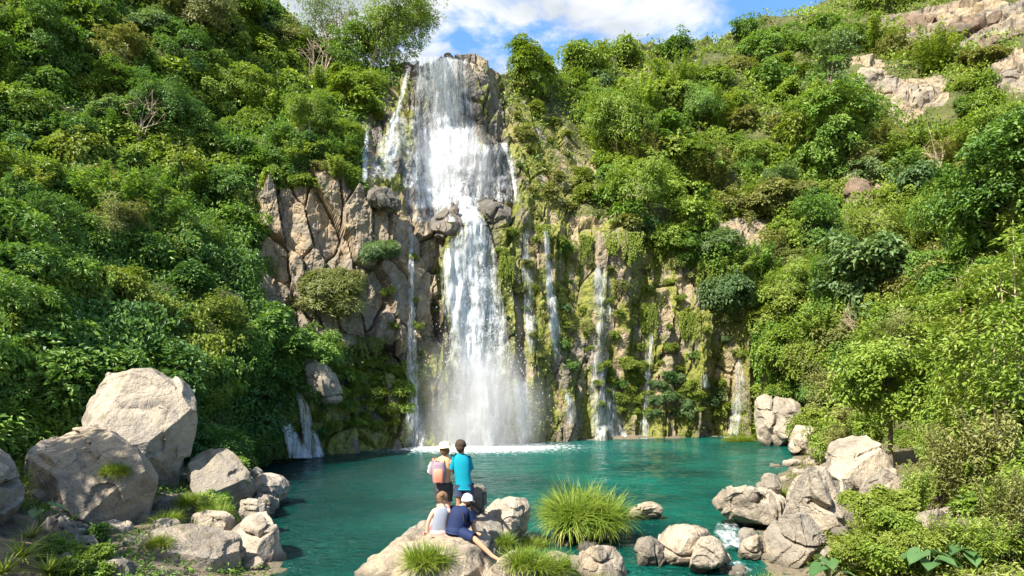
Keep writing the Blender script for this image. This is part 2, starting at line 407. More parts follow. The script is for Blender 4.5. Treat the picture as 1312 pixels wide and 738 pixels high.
# ------------------------------------------------------------------ ground sheet and pool
POOLPX = [(290,594),(420,583),(530,573),(600,570),(700,566),(800,563),(920,560),(1004,557),(1020,575),(1010,600),(990,612),(968,640),(968,680),(985,760),(960,840),(430,860),(372,738),(345,690),(352,650),(335,615)]
POOL = [tuple(atw(*p)[:2]) for p in POOLPX]
gx = np.concatenate([[-900, -400, -200, -110], np.arange(-70, -16, 1.2), np.arange(-16, 18, .22), np.arange(18, 70, 1.2), [110, 200, 400, 900]])
gy = np.concatenate([[-600, -200, -80, -40, -20], np.arange(-12, 6, .6), np.arange(6, 34, .22), np.arange(34, 66, .8), [80, 110, 160, 300, 900]])
GX, GY = np.meshgrid(gx, gy)
def ground_z(x, y):
    sd = polydist(x, y, POOL)
    zo = .02+.55*sstep(0, 2.5, sd)+.5*sstep(2, 9, sd)
    zo = zo+.9*sstep(10, 24, x)*sstep(44, 25, y)*sstep(0, 4, sd)+.5*sstep(-6, -14, x)*sstep(30, 18, y)*sstep(0, 3, sd)
    zo = zo+(.16*fbm(x*.7, y*.7, x*0, 4, 91))*sstep(-.5, 1.5, sd)
    zi = -.1-.6*np.clip(-sd, 0, 3.)
    z = np.where(sd > 0, zo, zi)
    return z+(2.2-z)*sstep(9.5, 3., y)
GZ = ground_z(GX, GY); GZ = np.where(GY > 52, -1.2, GZ)
o = link('ground', mesh_np('ground', np.stack([GX, GY, GZ], -1), grid_quads(*GX.shape), M['ground'])); tag(o, kind='structure')
GB = BVHTree.FromPolygons([tuple(v) for v in np.stack([GX, GY, GZ], -1).reshape(-1, 3)], [tuple(f) for f in grid_quads(*GX.shape)])
def gz(x, y): return float(ground_z(np.array([x]), np.array([y]))[0])

wx = np.arange(-19, 21, .2); wy = np.concatenate([np.arange(6, 26, .13), np.arange(26, 47, .2)])
WX, WY = np.meshgrid(wx, wy)
WZ = .022*fbm(WX*.9, WY*2.0, WX*0, 3, 95)+.010*vnoise(WX*2.4, WY*4.2, WX*0, 97)
fp = atw(610, 572)
dd = np.hypot((WX-fp[0])/4.4, (WY-fp[1])/3.0)
foam = np.clip(1.25-dd*.62, 0, 1)
for (px, py, s) in [(772,562,1.1),(668,567,1.),(735,563,.7),(825,562,.6),(935,560,.8),(533,573,1.0),(388,585,1.2),(552,572,.8)]:
    c = atw(px, py); foam = np.maximum(foam, np.clip(.85-np.hypot(WX-c[0], (WY-c[1])*1.6)/s*.55, 0, 1))
aer = np.clip(1-np.hypot((WX-fp[0]-2)/11, (WY-fp[1])/9), 0, 1)
WZ = WZ+.05*foam*np.abs(fbm(WX*3, WY*3, WX*0, 3, 99))
deep = sstep(2, -9, WX)
def _water():
    t = NT('pool_water'); p = t.pos()
    n = t.noise(.22, 4, .6, p)
    c = t.ramp(n, [(.36, (.0, .040, .031)), (.64, (.003, .115, .08))])
    c = t.mix(t.attr('deep'), c, (.0, .024, .020))
    c = t.mix(t.math('MULTIPLY', t.attr('aer'), .75), c, (.008, .14, .125))
    f = t.attr('foam'); fn = t.noise(3.5, 6, .7, p, sc=(1, 1.6, 1))
    fm = t.val(t.math('ADD', f, t.math('MULTIPLY', t.math('SUBTRACT', fn, .5), 2.4)), .42, .85)
    c = t.mix(fm, c, (.85, .88, .86)); t.link(c, t.b.inputs['Base Color'])
    r = t.mix(fm, (.07,)*3, (.8,)*3); t.link(r, t.b.inputs['Roughness'])
    t.b.inputs['IOR'].default_value = 1.33; t.b.inputs['Specular IOR Level'].default_value = .34
    h = t.math('ADD', t.noise(2.6, 3, .55, p, sc=(1, 2.2, 1), dist=.6), t.math('MULTIPLY', t.noise(9, 2, .5, p, sc=(1, 2., 1), dist=.5), .35))
    t.bump(h, 1.0, .34)
    return t.m
M['water'] = _water()
o = link('water', mesh_np('water', np.stack([WX, WY, WZ], -1), grid_quads(*WX.shape), M['water'], True, dict(foam=foam, aer=aer, deep=deep))); tag(o, kind='structure')

# ------------------------------------------------------------------ light, sky, camera
SUN_EL, SUN_AZ = R(50), R(226)            # azimuth clockwise from +Y (north): behind the viewer's left shoulder
sd_ = Vector((math.sin(SUN_AZ)*math.cos(SUN_EL), math.cos(SUN_AZ)*math.cos(SUN_EL), math.sin(SUN_EL)))
sun = bpy.data.lights.new('sun', 'SUN'); sun.energy = 4.6; sun.angle = R(.5); sun.color = (1, .95, .86)
so = bpy.data.objects.new('sun', sun); COL.objects.link(so); so.rotation_euler = sd_.to_track_quat('Z', 'Y').to_euler()
w = bpy.data.worlds.new('World'); scene.world = w; w.use_nodes = True
wn, wl = w.node_tree.nodes, w.node_tree.links
bg = wn['Background']; bg.inputs[1].default_value = .15
sky = wn.new('ShaderNodeTexSky'); sky.sky_type = 'NISHITA'; sky.sun_disc = False
sky.sun_elevation = SUN_EL; sky.sun_rotation = SUN_AZ; sky.altitude = 300; sky.air_density = 1.0; sky.dust_density = .6; sky.ozone_density = 2.5
tc = wn.new('ShaderNodeTexCoord'); sp = wn.new('ShaderNodeSeparateXYZ'); wl.new(tc.outputs['Generated'], sp.inputs[0])
def wm(op, a, b):
    m = wn.new('ShaderNodeMath'); m.operation = op
    for v, i in ((a, 0), (b, 1)):
        if isinstance(v, (int, float)): m.inputs[i].default_value = v
        else: wl.new(v, m.inputs[i])
    return m.outputs[0]
zc = wm('MAXIMUM', sp.outputs['Z'], .04)
cx = wm('DIVIDE', sp.outputs['X'], zc); cy = wm('DIVIDE', sp.outputs['Y'], zc)
cb = wn.new('ShaderNodeCombineXYZ'); wl.new(cx, cb.inputs[0]); wl.new(cy, cb.inputs[1]); cb.inputs[2].default_value = 3.7
nz = wn.new('ShaderNodeTexNoise'); nz.inputs['Scale'].default_value = 2.1; nz.inputs['Detail'].default_value = 8; nz.inputs['Roughness'].default_value = .58; nz.inputs['Distortion'].default_value = .35
wl.new(cb.outputs[0], nz.inputs['Vector'])
fac = wm('ADD', nz.outputs['Fac'], wm('MULTIPLY', wm('SUBTRACT', .14, sp.outputs['X']), .6))
mr = wn.new('ShaderNodeMapRange'); mr.interpolation_type = 'SMOOTHSTEP'; mr.inputs[1].default_value = .46; mr.inputs[2].default_value = .60; wl.new(fac, mr.inputs[0])
nz2 = wn.new('ShaderNodeTexNoise'); nz2.inputs['Scale'].default_value = 3.3; nz2.inputs['Detail'].default_value = 6; wl.new(cb.outputs[0], nz2.inputs['Vector'])
cr = wn.new('ShaderNodeValToRGB'); cr.color_ramp.elements[0].position = .3; cr.color_ramp.elements[0].color = (1.45, 1.6, 1.8, 1); cr.color_ramp.elements[1].position = .65; cr.color_ramp.elements[1].color = (2.75, 2.8, 2.85, 1)
wl.new(nz2.outputs['Fac'], cr.inputs[0])
mxw = wn.new('ShaderNodeMix'); mxw.data_type = 'RGBA'
hs = wn.new('ShaderNodeHueSaturation'); hs.inputs['Saturation'].default_value = 1.18; hs.inputs['Value'].default_value = .82; wl.new(sky.outputs[0], hs.inputs['Color'])
wl.new(mr.outputs[0], mxw.inputs[0]); wl.new(hs.outputs[0], mxw.inputs[6]); wl.new(cr.outputs[0], mxw.inputs[7])
wl.new(mxw.outputs[2], bg.inputs[0])

cam = bpy.data.cameras.new('camera'); co = bpy.data.objects.new('camera', cam); COL.objects.link(co)
cam.sensor_width = 36; cam.lens = 36*F/1312; cam.shift_y = (YH-369)/1312; cam.clip_end = 3000; cam.clip_start = .1
co.location = EYE; co.rotation_euler = (R(90), 0, 0); scene.camera = co
scene.view_settings.view_transform = 'Standard'; scene.view_settings.look = 'None'
scene.view_settings.exposure = 1.48; scene.view_settings.gamma = 1
scene.cycles.use_denoising = True; scene.cycles.max_bounces = 6; scene.cycles.transparent_max_bounces = 24
scene.cycles.diffuse_bounces = 3; scene.cycles.glossy_bounces = 2; scene.cycles.volume_bounces = 1
scene.cycles.sample_clamp_indirect = 6
# ------------------------------------------------------------------ boulders
def hull_mesh(pts):
    bm = bmesh.new()
    for p in pts: bm.verts.new(p)
    r = bmesh.ops.convex_hull(bm, input=bm.verts)
    dele = [g for g in r['geom_interior'] if isinstance(g, bmesh.types.BMVert)]
    bmesh.ops.delete(bm, geom=list(set(dele)), context='VERTS')
    for v in [v for v in bm.verts if not v.link_faces]: bm.verts.remove(v)
    me = bpy.data.meshes.new('hull'); bm.to_mesh(me); bm.free(); return me
def refine(me, voxel, smooth=6):
    o = bpy.data.objects.new('tmp', me); COL.objects.link(o)
    m = o.modifiers.new('r', 'REMESH'); m.mode = 'VOXEL'; m.voxel_size = voxel
    s = o.modifiers.new('s', 'SMOOTH'); s.iterations = smooth; s.factor = .5
    dg = bpy.context.evaluated_depsgraph_get(); dg.update()
    me2 = bpy.data.meshes.new_from_object(o.evaluated_get(dg))
    bpy.data.objects.remove(o); bpy.data.meshes.remove(me); return me2
def displace(me, f):
    n = len(me.vertices); co = np.empty(n*3, np.float32); no = np.empty(n*3, np.float32)
    me.vertices.foreach_get('co', co); me.vertices.foreach_get('normal', no)
    co = co.reshape(-1, 3).astype(float); no = no.reshape(-1, 3)
    co = f(co, no); me.vertices.foreach_set('co', co.astype(np.float32).ravel()); me.update()
ROCKOBJ = []
M['rock_red'] = rock_mat('red_brown_rock', tan=(.19, .13, .085), grey=(.14, .11, .085))
def stone_noise(s, size, cuts=13, facets=0):
    q = s*17.3
    def f(co, no):
        r0 = np.random.default_rng(s+500); c0 = co.mean(0)
        for k in range(int(cuts)):                                     # cleaved faces
            d = r0.normal(size=3); d[2] = d[2]*.6+.12; d /= np.linalg.norm(d); h = (co-c0)@d
            lim = np.quantile(h, r0.uniform(.84, .96)); ex = np.maximum(h-lim, 0); co = co-d*(ex*.97)[:, None]
        for k in range(int(cuts*4)):                                   # smaller chips
            d = r0.normal(size=3); d /= np.linalg.norm(d); h = (co-c0)@d; lim = np.quantile(h, r0.uniform(.955, .99)); co = co-d*(np.maximum(h-lim, 0)*.92)[:, None]
        for k in range(facets):                                   # a few large split faces
            d = r0.normal(size=3); d[1] = -abs(d[1])-.35; d[2] = d[2]*.8+.25; d /= np.linalg.norm(d); h = (co-c0)@d
            co = co-d*np.maximum(h-h.max()*r0.uniform(.58, .80), 0)[:, None]
        x, y, z = (co/size).T
        d = (.025 if facets else .06)*size*fbm(x*1.1+q, y*1.1, z*1.1, 3, s)
        r = 1-np.abs(vnoise(x*1.9+q, y*1.9, z*1.9, s+9)); d -= (.11 if cuts != 12.5 else .02)*size*np.clip(r-.90, 0, 1)/.10      # joints
        b = vnoise(x*2.6-q, y*2.6, z*2.6+.3*x, s+11); d += .03*size*np.round(b*2)                         # chipped steps
        co = co+no*d[:, None]
        x, y, z = co.T
        return co+no*(.02*fbm(x*5, y*5, z*5, 4, s+20)+(.016 if facets else .05)*size**.5*fbm(x*1.8, y*1.8, z*1.8, 2, s+22))[:, None]
    return f
def boulder(outline, Y, depth, label, mat='rock', extra=(), seed=0, bulge=.5, group=None, name='boulder', voxel=None, jit=.22, cuts=13, facets=0):
    rs = np.random.default_rng(seed+100)
    o2 = np.array(outline, float); c = o2.mean(0); o2 = c+(o2-c)*1.055      # allow for what the cleaving takes off
    pts = []
    for p in o2:
        pts.append(at(*p, Y+rs.uniform(-jit, jit)*depth))
        q = c+(p-c)*rs.uniform(.62, .85); pts.append(at(*q, Y-depth*bulge*rs.uniform(.5, .9)))
        q = c+(p-c)*rs.uniform(.7, .95); pts.append(at(*q, Y+depth*rs.uniform(.35, .6)))
    for e in extra: pts.append(at(*e))
    pts = np.array(pts); w_ = pts.max(0)-pts.min(0); size = float(np.cbrt(np.prod(w_)))
    vx = voxel or max(.024, min(size/52, Y*.0026))
    me = refine(hull_mesh(pts), vx, 1)
    displace(me, stone_noise(seed+3, size, cuts, facets))
    me.polygons.foreach_set('use_smooth', np.ones(len(me.polygons), bool))
    me.set_sharp_from_angle(angle=R(24))
    me.materials.clear(); me.materials.append(M[mat]); me.name = name
    b0 = pts.mean(0); b0[2] = pts[:, 2].min(); me.transform(Matrix.Translation(-Vector(b0)))
    o = link(name, me); o.location = b0; tag(o, label, 'boulder', group); ROCKOBJ.append(o)
    return o
boulder([(90,508),(105,486),(132,469),(165,459),(207,463),(224,476),(244,480),(238,505),(249,520),(247,545),(257,592),(240,613),(214,620),(180,606),(140,580),(96,545)], 17.6, 3.6,
        'tall pale angular boulder heaped on top of the left bank pile', 'rock_pale', [(200,690,19.0),(130,670,19.0),(225,660,17.8),(110,600,16.8),(180,500,15.6),(225,540,15.7)], 1, bulge=.35, cuts=12.5, facets=8)
boulder([(20,575),(30,548),(52,527),(100,519),(150,545),(190,583),(207,615),(205,648),(178,672),(150,674),(95,668),(52,642),(28,612)], 15, 3.4,
        'broad overhanging boulder with dark hollow beneath it on the left bank', 'rock', [(90,715,17),(180,700,16.8)], 2, facets=7)
boulder([(-70,560),(-5,548),(16,575),(31,612),(31,640),(16,672),(0,690),(-70,720)], 12.3, 2.4, 'boulder cut off by the left edge of the photo', 'rock', seed=3, facets=5)
boulder([(247,556),(262,552),(300,590),(326,625),(340,652),(330,668),(268,672),(244,650),(243,600)], 18.4, 2, 'slanting ridge boulder between the big pale boulder and the pool', 'rock', seed=4, facets=6)
boulder([(316,614),(345,607),(371,611),(374,626),(357,646),(325,648)], 20.3, 1.6, 'flat grey slab jutting into the pool beside the left bank', 'rock_pale', seed=5)
boulder([(318,634),(350,626),(359,642),(348,662),(322,664)], 18.6, 1.2, 'low slab at the waterline under the jutting grey slab', 'rock', seed=6)
boulder([(306,604),(330,599),(340,606),(336,618),(310,620)], 23.3, 1.5, 'small flat stone at the far end of the left bank slabs', 'rock_pale', seed=7)
boulder([(288,695),(300,660),(318,648),(348,652),(368,684),(373,710),(366,765),(292,770)], 14.2, 2, 'upright blocky boulder at the bottom of the left bank beside the pool', 'rock_pale', seed=8, facets=6)
boulder([(122,706),(185,686),(248,678),(298,686),(310,702),(312,775),(118,775)], 12.6, 2.4, 'wide flat topped boulder at the bottom of the left bank', 'rock', seed=9, bulge=.35, facets=6)
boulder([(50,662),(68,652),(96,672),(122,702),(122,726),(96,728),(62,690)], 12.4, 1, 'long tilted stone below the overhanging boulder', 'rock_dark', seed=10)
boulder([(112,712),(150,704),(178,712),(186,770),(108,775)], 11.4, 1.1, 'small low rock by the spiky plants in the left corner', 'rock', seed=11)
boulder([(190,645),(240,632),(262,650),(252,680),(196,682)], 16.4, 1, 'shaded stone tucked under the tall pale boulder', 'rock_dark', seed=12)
boulder([(385,464),(393,456),(412,459),(421,480),(446,500),(444,517),(415,520),(401,497),(389,478)], 31.6, 1.9, 'tan finger shaped rock leaning above the small left cascade', 'rock', seed=13)
boulder([(608,672),(620,641),(648,630),(672,631),(682,655),(687,694),(645,705),(618,700)], 15.4, 1.6, 'pale rounded boulder behind the seated couple', 'rock_pale', seed=14, facets=5)
boulder([(596,650),(603,622),(611,613),(619,624),(630,630),(626,655),(612,668)], 15, .6, 'dark pointed rock beside the standing pair', 'rock_dark', seed=15)
boulder([(600,735),(620,716),(660,702),(700,705),(722,716),(728,775),(600,775)], 12.1, 1.3, 'low rock under the reclining leg at the bottom edge', 'rock_pale', seed=16, facets=5)
boulder([(694,672),(730,655),(790,655),(808,675),(800,698),(718,702)], 16.2, 1.7, 'dark rock carrying the large grass tussock', 'rock_dark', seed=17)
boulder([(798,652),(820,643),(846,646),(851,656),(840,668),(803,669)], 18.3, 1, 'small grey rock in the pool next to the large tussock', 'rock', seed=18)
boulder([(733,718),(755,697),(790,695),(812,706),(818,770),(733,770)], 12.9, 1.2, 'blocky grey boulder in the row along the bottom edge', 'rock', seed=19, facets=5)
boulder([(806,704),(820,691),(842,691),(854,705),(852,726),(812,730)], 13.9, 1, 'small dark boulder between two pale ones by the stream', 'rock_dark', seed=20)
boulder([(846,696),(862,676),(882,671),(906,680),(917,700),(908,724),(868,726),(848,714)], 14.1, 1.2, 'smooth rounded tan boulder beside the stream outflow', 'rock_pale', seed=21, cuts=2)
boulder([(877,708),(895,692),(915,691),(933,704),(940,718),(926,730),(893,733),(878,724)], 13.3, .9, 'low smooth stone leaning on the rounded tan boulder', 'rock_pale', seed=22, cuts=2)
boulder([(943,708),(955,690),(970,685),(979,700),(976,718),(946,719)], 14.3, .7, 'small pale stone in the rapids', 'rock_pale', seed=23)
boulder([(940,690),(952,677),(968,677),(977,690),(962,700)], 15.6, .7, 'little brown stone above the rapids', 'rock', seed=24)
boulder([(916,642),(930,627),(960,621),(985,625),(1001,640),(1003,664),(986,680),(958,680),(924,662)], 17.4, 1.9, 'smooth pale boulder at the right edge of the pool', 'rock_pale', seed=25, cuts=2)
boulder([(967,624),(977,608),(990,604),(1004,615),(1002,636),(980,640)], 20.2, 1.2, 'grey rounded stone behind the smooth pale boulder', 'rock', seed=26)
boulder([(994,655),(1008,604),(1034,590),(1080,604),(1114,640),(1120,705),(1060,716),(996,710)], 15.4, 2.6, 'large tan boulder on the right bank, topmost of its pile', 'rock_pale', seed=27, cuts=6, facets=7)
boulder([(972,706),(984,662),(1020,648),(1068,662),(1080,704),(1058,736),(980,740)], 13.6, 1.5, 'rounded brown boulder at the foot of the right bank pile', 'rock', seed=28, facets=6)
boulder([(1046,612),(1066,568),(1095,552),(1122,568),(1142,592),(1150,650),(1110,660),(1068,640)], 18.3, 3, 'sloping rock slab under the dark trunked tree', 'rock_pale', seed=29, facets=6)
boulder([(960,548),(968,505),(985,501),(1027,520),(1026,556),(1005,572),(972,572)], 39.5, 4, 'angular grey boulder at the far right end of the pool', 'rock_pale', seed=30, facets=6)
boulder([(1002,570),(1020,546),(1045,540),(1070,555),(1072,585),(1005,584)], 33.5, 3, 'bright pale boulder in front of the angular grey one', 'rock_pale', seed=31, facets=5)
boulder([(1024,534),(1045,519),(1068,527),(1074,556),(1030,558)], 37, 2.6, 'pale boulder behind the bright one on the far right shore', 'rock_pale', seed=32)
boulder([(1164,674),(1180,645),(1210,640),(1252,668),(1258,716),(1200,720),(1164,705)], 13.5, 1.8, 'brown boulder half buried among the bushes on the right bank', 'rock', seed=33)
boulder([(603,290),(608,258),(632,247),(662,254),(671,276),(660,292),(630,300)], 42.9, 2.6, 'dark wet domed rock on the ledge at the head of the lower fall', 'rock_dark', seed=34)
boulder([(543,296),(550,271),(575,264),(592,270),(594,302),(566,312)], 41.2, 2.4, 'dark mossy rock left of the head of the lower fall', 'rock_dark', seed=35)
boulder([(573,272),(579,255),(588,260),(590,280)], 41.6, 1, 'small black rock standing in the spill between the two falls', 'rock_dark', seed=36)
boulder([(466,262),(476,241),(500,238),(517,256),(512,272)], 38.3, 2.4, 'black rock capping the tan cliff beside the thin left strand', 'rock_dark', seed=37)
boulder([(493,242),(496,206),(506,194),(518,200),(521,240)], 42.4, 2.2, 'dark rock splitting the left strand of the upper fall', 'rock_dark', seed=38)
boulder([(596,102),(600,82),(610,78),(626,96),(632,116),(608,118)], 49.0, 2.2, 'reddish brown rock at the lip of the upper fall', 'rock', seed=39)
boulder([(236,668),(262,652),(300,660),(306,690),(270,700),(240,694)], 15.2, 1.4, 'pale wedge stone between the flat topped boulder and the slanting ridge boulder', 'rock_pale', seed=51)
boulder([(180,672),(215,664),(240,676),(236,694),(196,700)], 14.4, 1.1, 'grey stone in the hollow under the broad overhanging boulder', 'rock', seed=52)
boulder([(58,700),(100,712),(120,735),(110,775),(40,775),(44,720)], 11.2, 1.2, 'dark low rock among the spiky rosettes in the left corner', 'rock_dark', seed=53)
boulder([(300,640),(322,632),(340,648),(345,668),(312,672)], 16.6, 1.1, 'pale stone at the waterline under the slanting ridge boulder', 'rock_pale', seed=54)
boulder([(672,716),(700,702),(735,712),(742,745),(690,760)], 12.6, 1., 'low grey rock below the large grass mop at the bottom edge', 'rock', seed=55)
boulder([(1095,610),(1130,598),(1165,615),(1160,650),(1105,655)], 16.8, 1.6, 'brown half buried rock in the soil in front of the dark trunked tree', 'rock', seed=56)
# the rock slab the four people are on: flat top 0.9 m above the water
def _perch():
    pts = [at(542,667,15.2), at(585,652,15.4), at(622,652,15.2), at(640,676,14.3), at(630,700,13.3), at(610,708,12.8), at(560,696,12.9), at(520,693,13.6),
           at(598,716,12.1), at(545,716,12.2), at(500,700,13.2), at(470,716,13.2), at(438,742,12.8), at(455,775,12.0), at(500,790,11.4), at(590,790,11.2), at(630,770,11.9), at(648,740,13), at(560,740,15.6), at(620,745,15.8), at(500,740,14.8)]
    pts = np.array(pts)
    me = refine(hull_mesh(pts), .055, 5); displace(me, lambda c, n: c+n*(.15*fbm(c[:,0]*.9, c[:,1]*.9, c[:,2]*.9, 4, 77)-.16*np.clip(1-np.abs(vnoise(c[:,0]*1.1, c[:,1]*.9, c[:,2]*1.4, 79))-.9, 0, 1)/.1+.05*np.round(2*vnoise(c[:,0]*1.7, c[:,1]*1.7, c[:,2]*2.2, 80))+.025*fbm(c[:,0]*5, c[:,1]*5, c[:,2]*5, 4, 78))[:, None])
    me.polygons.foreach_set('use_smooth', np.ones(len(me.polygons), bool)); me.materials.clear(); me.materials.append(M['rock']); me.name = 'boulder'
    b0 = pts.mean(0); b0[2] = 0; me.transform(Matrix.Translation(-Vector(b0)))
    o = link('boulder', me); o.location = b0; tag(o, 'wide flat rock slab carrying the four people', 'boulder'); ROCKOBJ.append(o); return o
PERCH = _perch()
dgr = None
def drop(x, y, objs, z0=40.):
    best = -9
    for o in objs:
        if o.name not in BV:
            mw = Matrix.Translation(o.location); vs = [mw@v.co for v in o.data.vertices]
            BV[o.name] = (BVHTree.FromPolygons(vs, [tuple(p.vertices) for p in o.data.polygons]), min(v.x for v in vs), max(v.x for v in vs), min(v.y for v in vs), max(v.y for v in vs))
        bv, xa, xb, ya, yb = BV[o.name]
        if not (xa <= x <= xb and ya <= y <= yb): continue
        r = bv.ray_cast(Vector((x, y, z0)), Vector((0, 0, -1)))
        if r[0] is not None: best = max(best, r[0].z)
    return best
BV = {}
# blocky outcrops breaking through the green of the right slope
def outcrop(name, label, blocks_, mat, seed):
    root = None
    for k, ol in enumerate(blocks_):
        c = np.mean(ol, axis=0); p, _ = hit(c[0], c[1]); Y = p[1]; wpx = (np.ptp(np.array(ol)[:, 0])+np.ptp(np.array(ol)[:, 1]))/2
        o = boulder(ol, Y+.25, wpx*Y/F*.9, label if k == 0 else label, mat, seed=seed+k, name=name, cuts=12, bulge=.22)
        o['group'] = 'blocks of '+label[:40]
        if len(blocks_) == 1: del o['group']
outcrop('rock_outcrop', 'block of the pale broken cliff face high on the right slope', [[(1090,90),(1112,84),(1132,92),(1137,125),(1122,140),(1098,112)],[(1124,92),(1150,96),(1153,150),(1130,142)],[(1142,112),(1168,100),(1174,166),(1142,160)],[(1160,116),(1190,104),(1213,110),(1215,160),(1165,170)],[(1128,135),(1150,140),(1152,168),(1136,164)]], 'rock', 70)
outcrop('rock_outcrop', 'reddish brown ledge of the layered band at the upper right corner', [[(1126,30),(1165,20),(1215,12),(1260,18),(1258,34),(1200,42),(1132,46)],[(1180,44),(1260,22),(1345,4),(1350,32),(1280,46),(1205,60)],[(1232,50),(1290,44),(1350,34),(1350,62),(1240,68)]], 'rock_red', 80)
outcrop('rock_outcrop', 'narrow grey rock face among shrubs halfway up the right slope', [[(1079,228),(1100,222),(1130,238),(1122,298),(1092,304)]], 'rock_red', 84)
outcrop('rock_outcrop', 'pale rocks at the right edge under the layered band', [[(1274,100),(1292,88),(1312,92),(1310,126),(1284,128)],[(1305,88),(1345,80),(1350,130),(1308,128)]], 'rock', 90)
# loose stones along the banks
src = []
for k in range(4):
    rs = np.random.default_rng(k+40); p = rs.normal(size=(26, 3)); p /= np.linalg.norm(p, axis=1, keepdims=True); p *= np.array([.5, .4, .3])
    me = refine(hull_mesh(p), .04, 4); displace(me, stone_noise(k+60, .5)); me.polygons.foreach_set('use_smooth', np.ones(len(me.polygons), bool)); me.materials.clear()
    me.materials.append(M[('rock', 'rock_dark', 'rock_pale', 'rock')[k]]); me.name = 'stone'; src.append(me)
n = 0
for (x0, y0, x1, y1, cnt, side) in [(240,640,340,730,14,'left'),(70,690,160,735,8,'left'),(620,690,800,738,16,'mid'),(930,690,1000,738,9,'right'),(990,575,1075,620,16,'right'),(1050,640,1180,738,12,'right'),(300,594,330,612,5,'left')]:
    for k in range(cnt):
        p = atw(rng.uniform(x0, x1), rng.uniform(y0, y1), .1); o = link('stone', src[rng.integers(4)])
        o.location = (p[0], p[1], gz(p[0], p[1])+.02 if gz(p[0], p[1]) > 0 else rng.uniform(-.12, .02)); s = rng.uniform(.35, 1.1)*(1.2 if p[1] > 20 else 1); o.scale = (s, s, s*rng.uniform(.8, 1.2)); o.rotation_euler = (rng.uniform(-.3, .3), rng.uniform(-.3, .3), rng.uniform(0, 6.28))
        tag(o, {'left': 'loose stone among the big boulders of the left bank', 'mid': 'loose stone in the shallows between slab and tussock', 'right': 'loose stone scattered along the right bank'}[side], 'stone', 'loose stones of the %s' % {'left': 'left bank', 'mid': 'shallows', 'right': 'right bank'}[side])
# ------------------------------------------------------------------ falling water
def _fall_mat():
    t = NT('falling_water'); p = t.pos()
    d = t.attr('dens')
    s1 = t.noise(2.4, 5, .65, p, sc=(1.6, 1.6, .13), dist=.5); s2 = t.noise(9, 4, .6, p, sc=(1.5, 1.5, .3), dist=.3); s3 = t.noise(26, 3, .6, p, sc=(1, 1, .55))
    nn = t.math('ADD', t.math('MULTIPLY', t.math('SUBTRACT', s1, .5), 1.9), t.math('ADD', t.math('MULTIPLY', t.math('SUBTRACT', s2, .5), 1.3), t.math('MULTIPLY', t.math('SUBTRACT', s3, .5), .45)))
    a = t.val(t.math('ADD', d, nn), .0, 1.15)
    a = t.math('MULTIPLY', a, t.val(d, .0, .25))
    c = t.ramp(s2, [(.3, (.42, .465, .485)), (.6, (.74, .76, .765))])
    t.link(c, t.b.inputs['Base Color']); t.b.inputs['Roughness'].default_value = .45; t.b.inputs['Specular IOR Level'].default_value = .3
    tl = t.node('ShaderNodeBsdfTranslucent'); tl.inputs[0].default_value = (.9, .93, .95, 1)
    m1 = t.node('ShaderNodeMixShader'); m1.inputs[0].default_value = .3; t.link(t.b.outputs[0], m1.inputs[1]); t.link(tl.outputs[0], m1.inputs[2])
    tr = t.node('ShaderNodeBsdfTransparent'); m2 = t.node('ShaderNodeMixShader'); t.link(a, m2.inputs[0]); t.link(tr.outputs[0], m2.inputs[1]); t.link(m1.outputs[0], m2.inputs[2]); t.link(m2.outputs[0], t.out.inputs[0])
    t.bump(s2, .5, .15)
    return t.m
M['fall'] = _fall_mat()
def _drop_mat():
    t = NT('spray_droplets'); t.b.inputs['Base Color'].default_value = (.9, .92, .93, 1); t.b.inputs['Roughness'].default_value = .3; return t.m
M['drop'] = _drop_mat()
SURF = BVHTree.FromPolygons([tuple(v) for v in ALL.reshape(-1, 3)], [tuple(f) for f in Q])
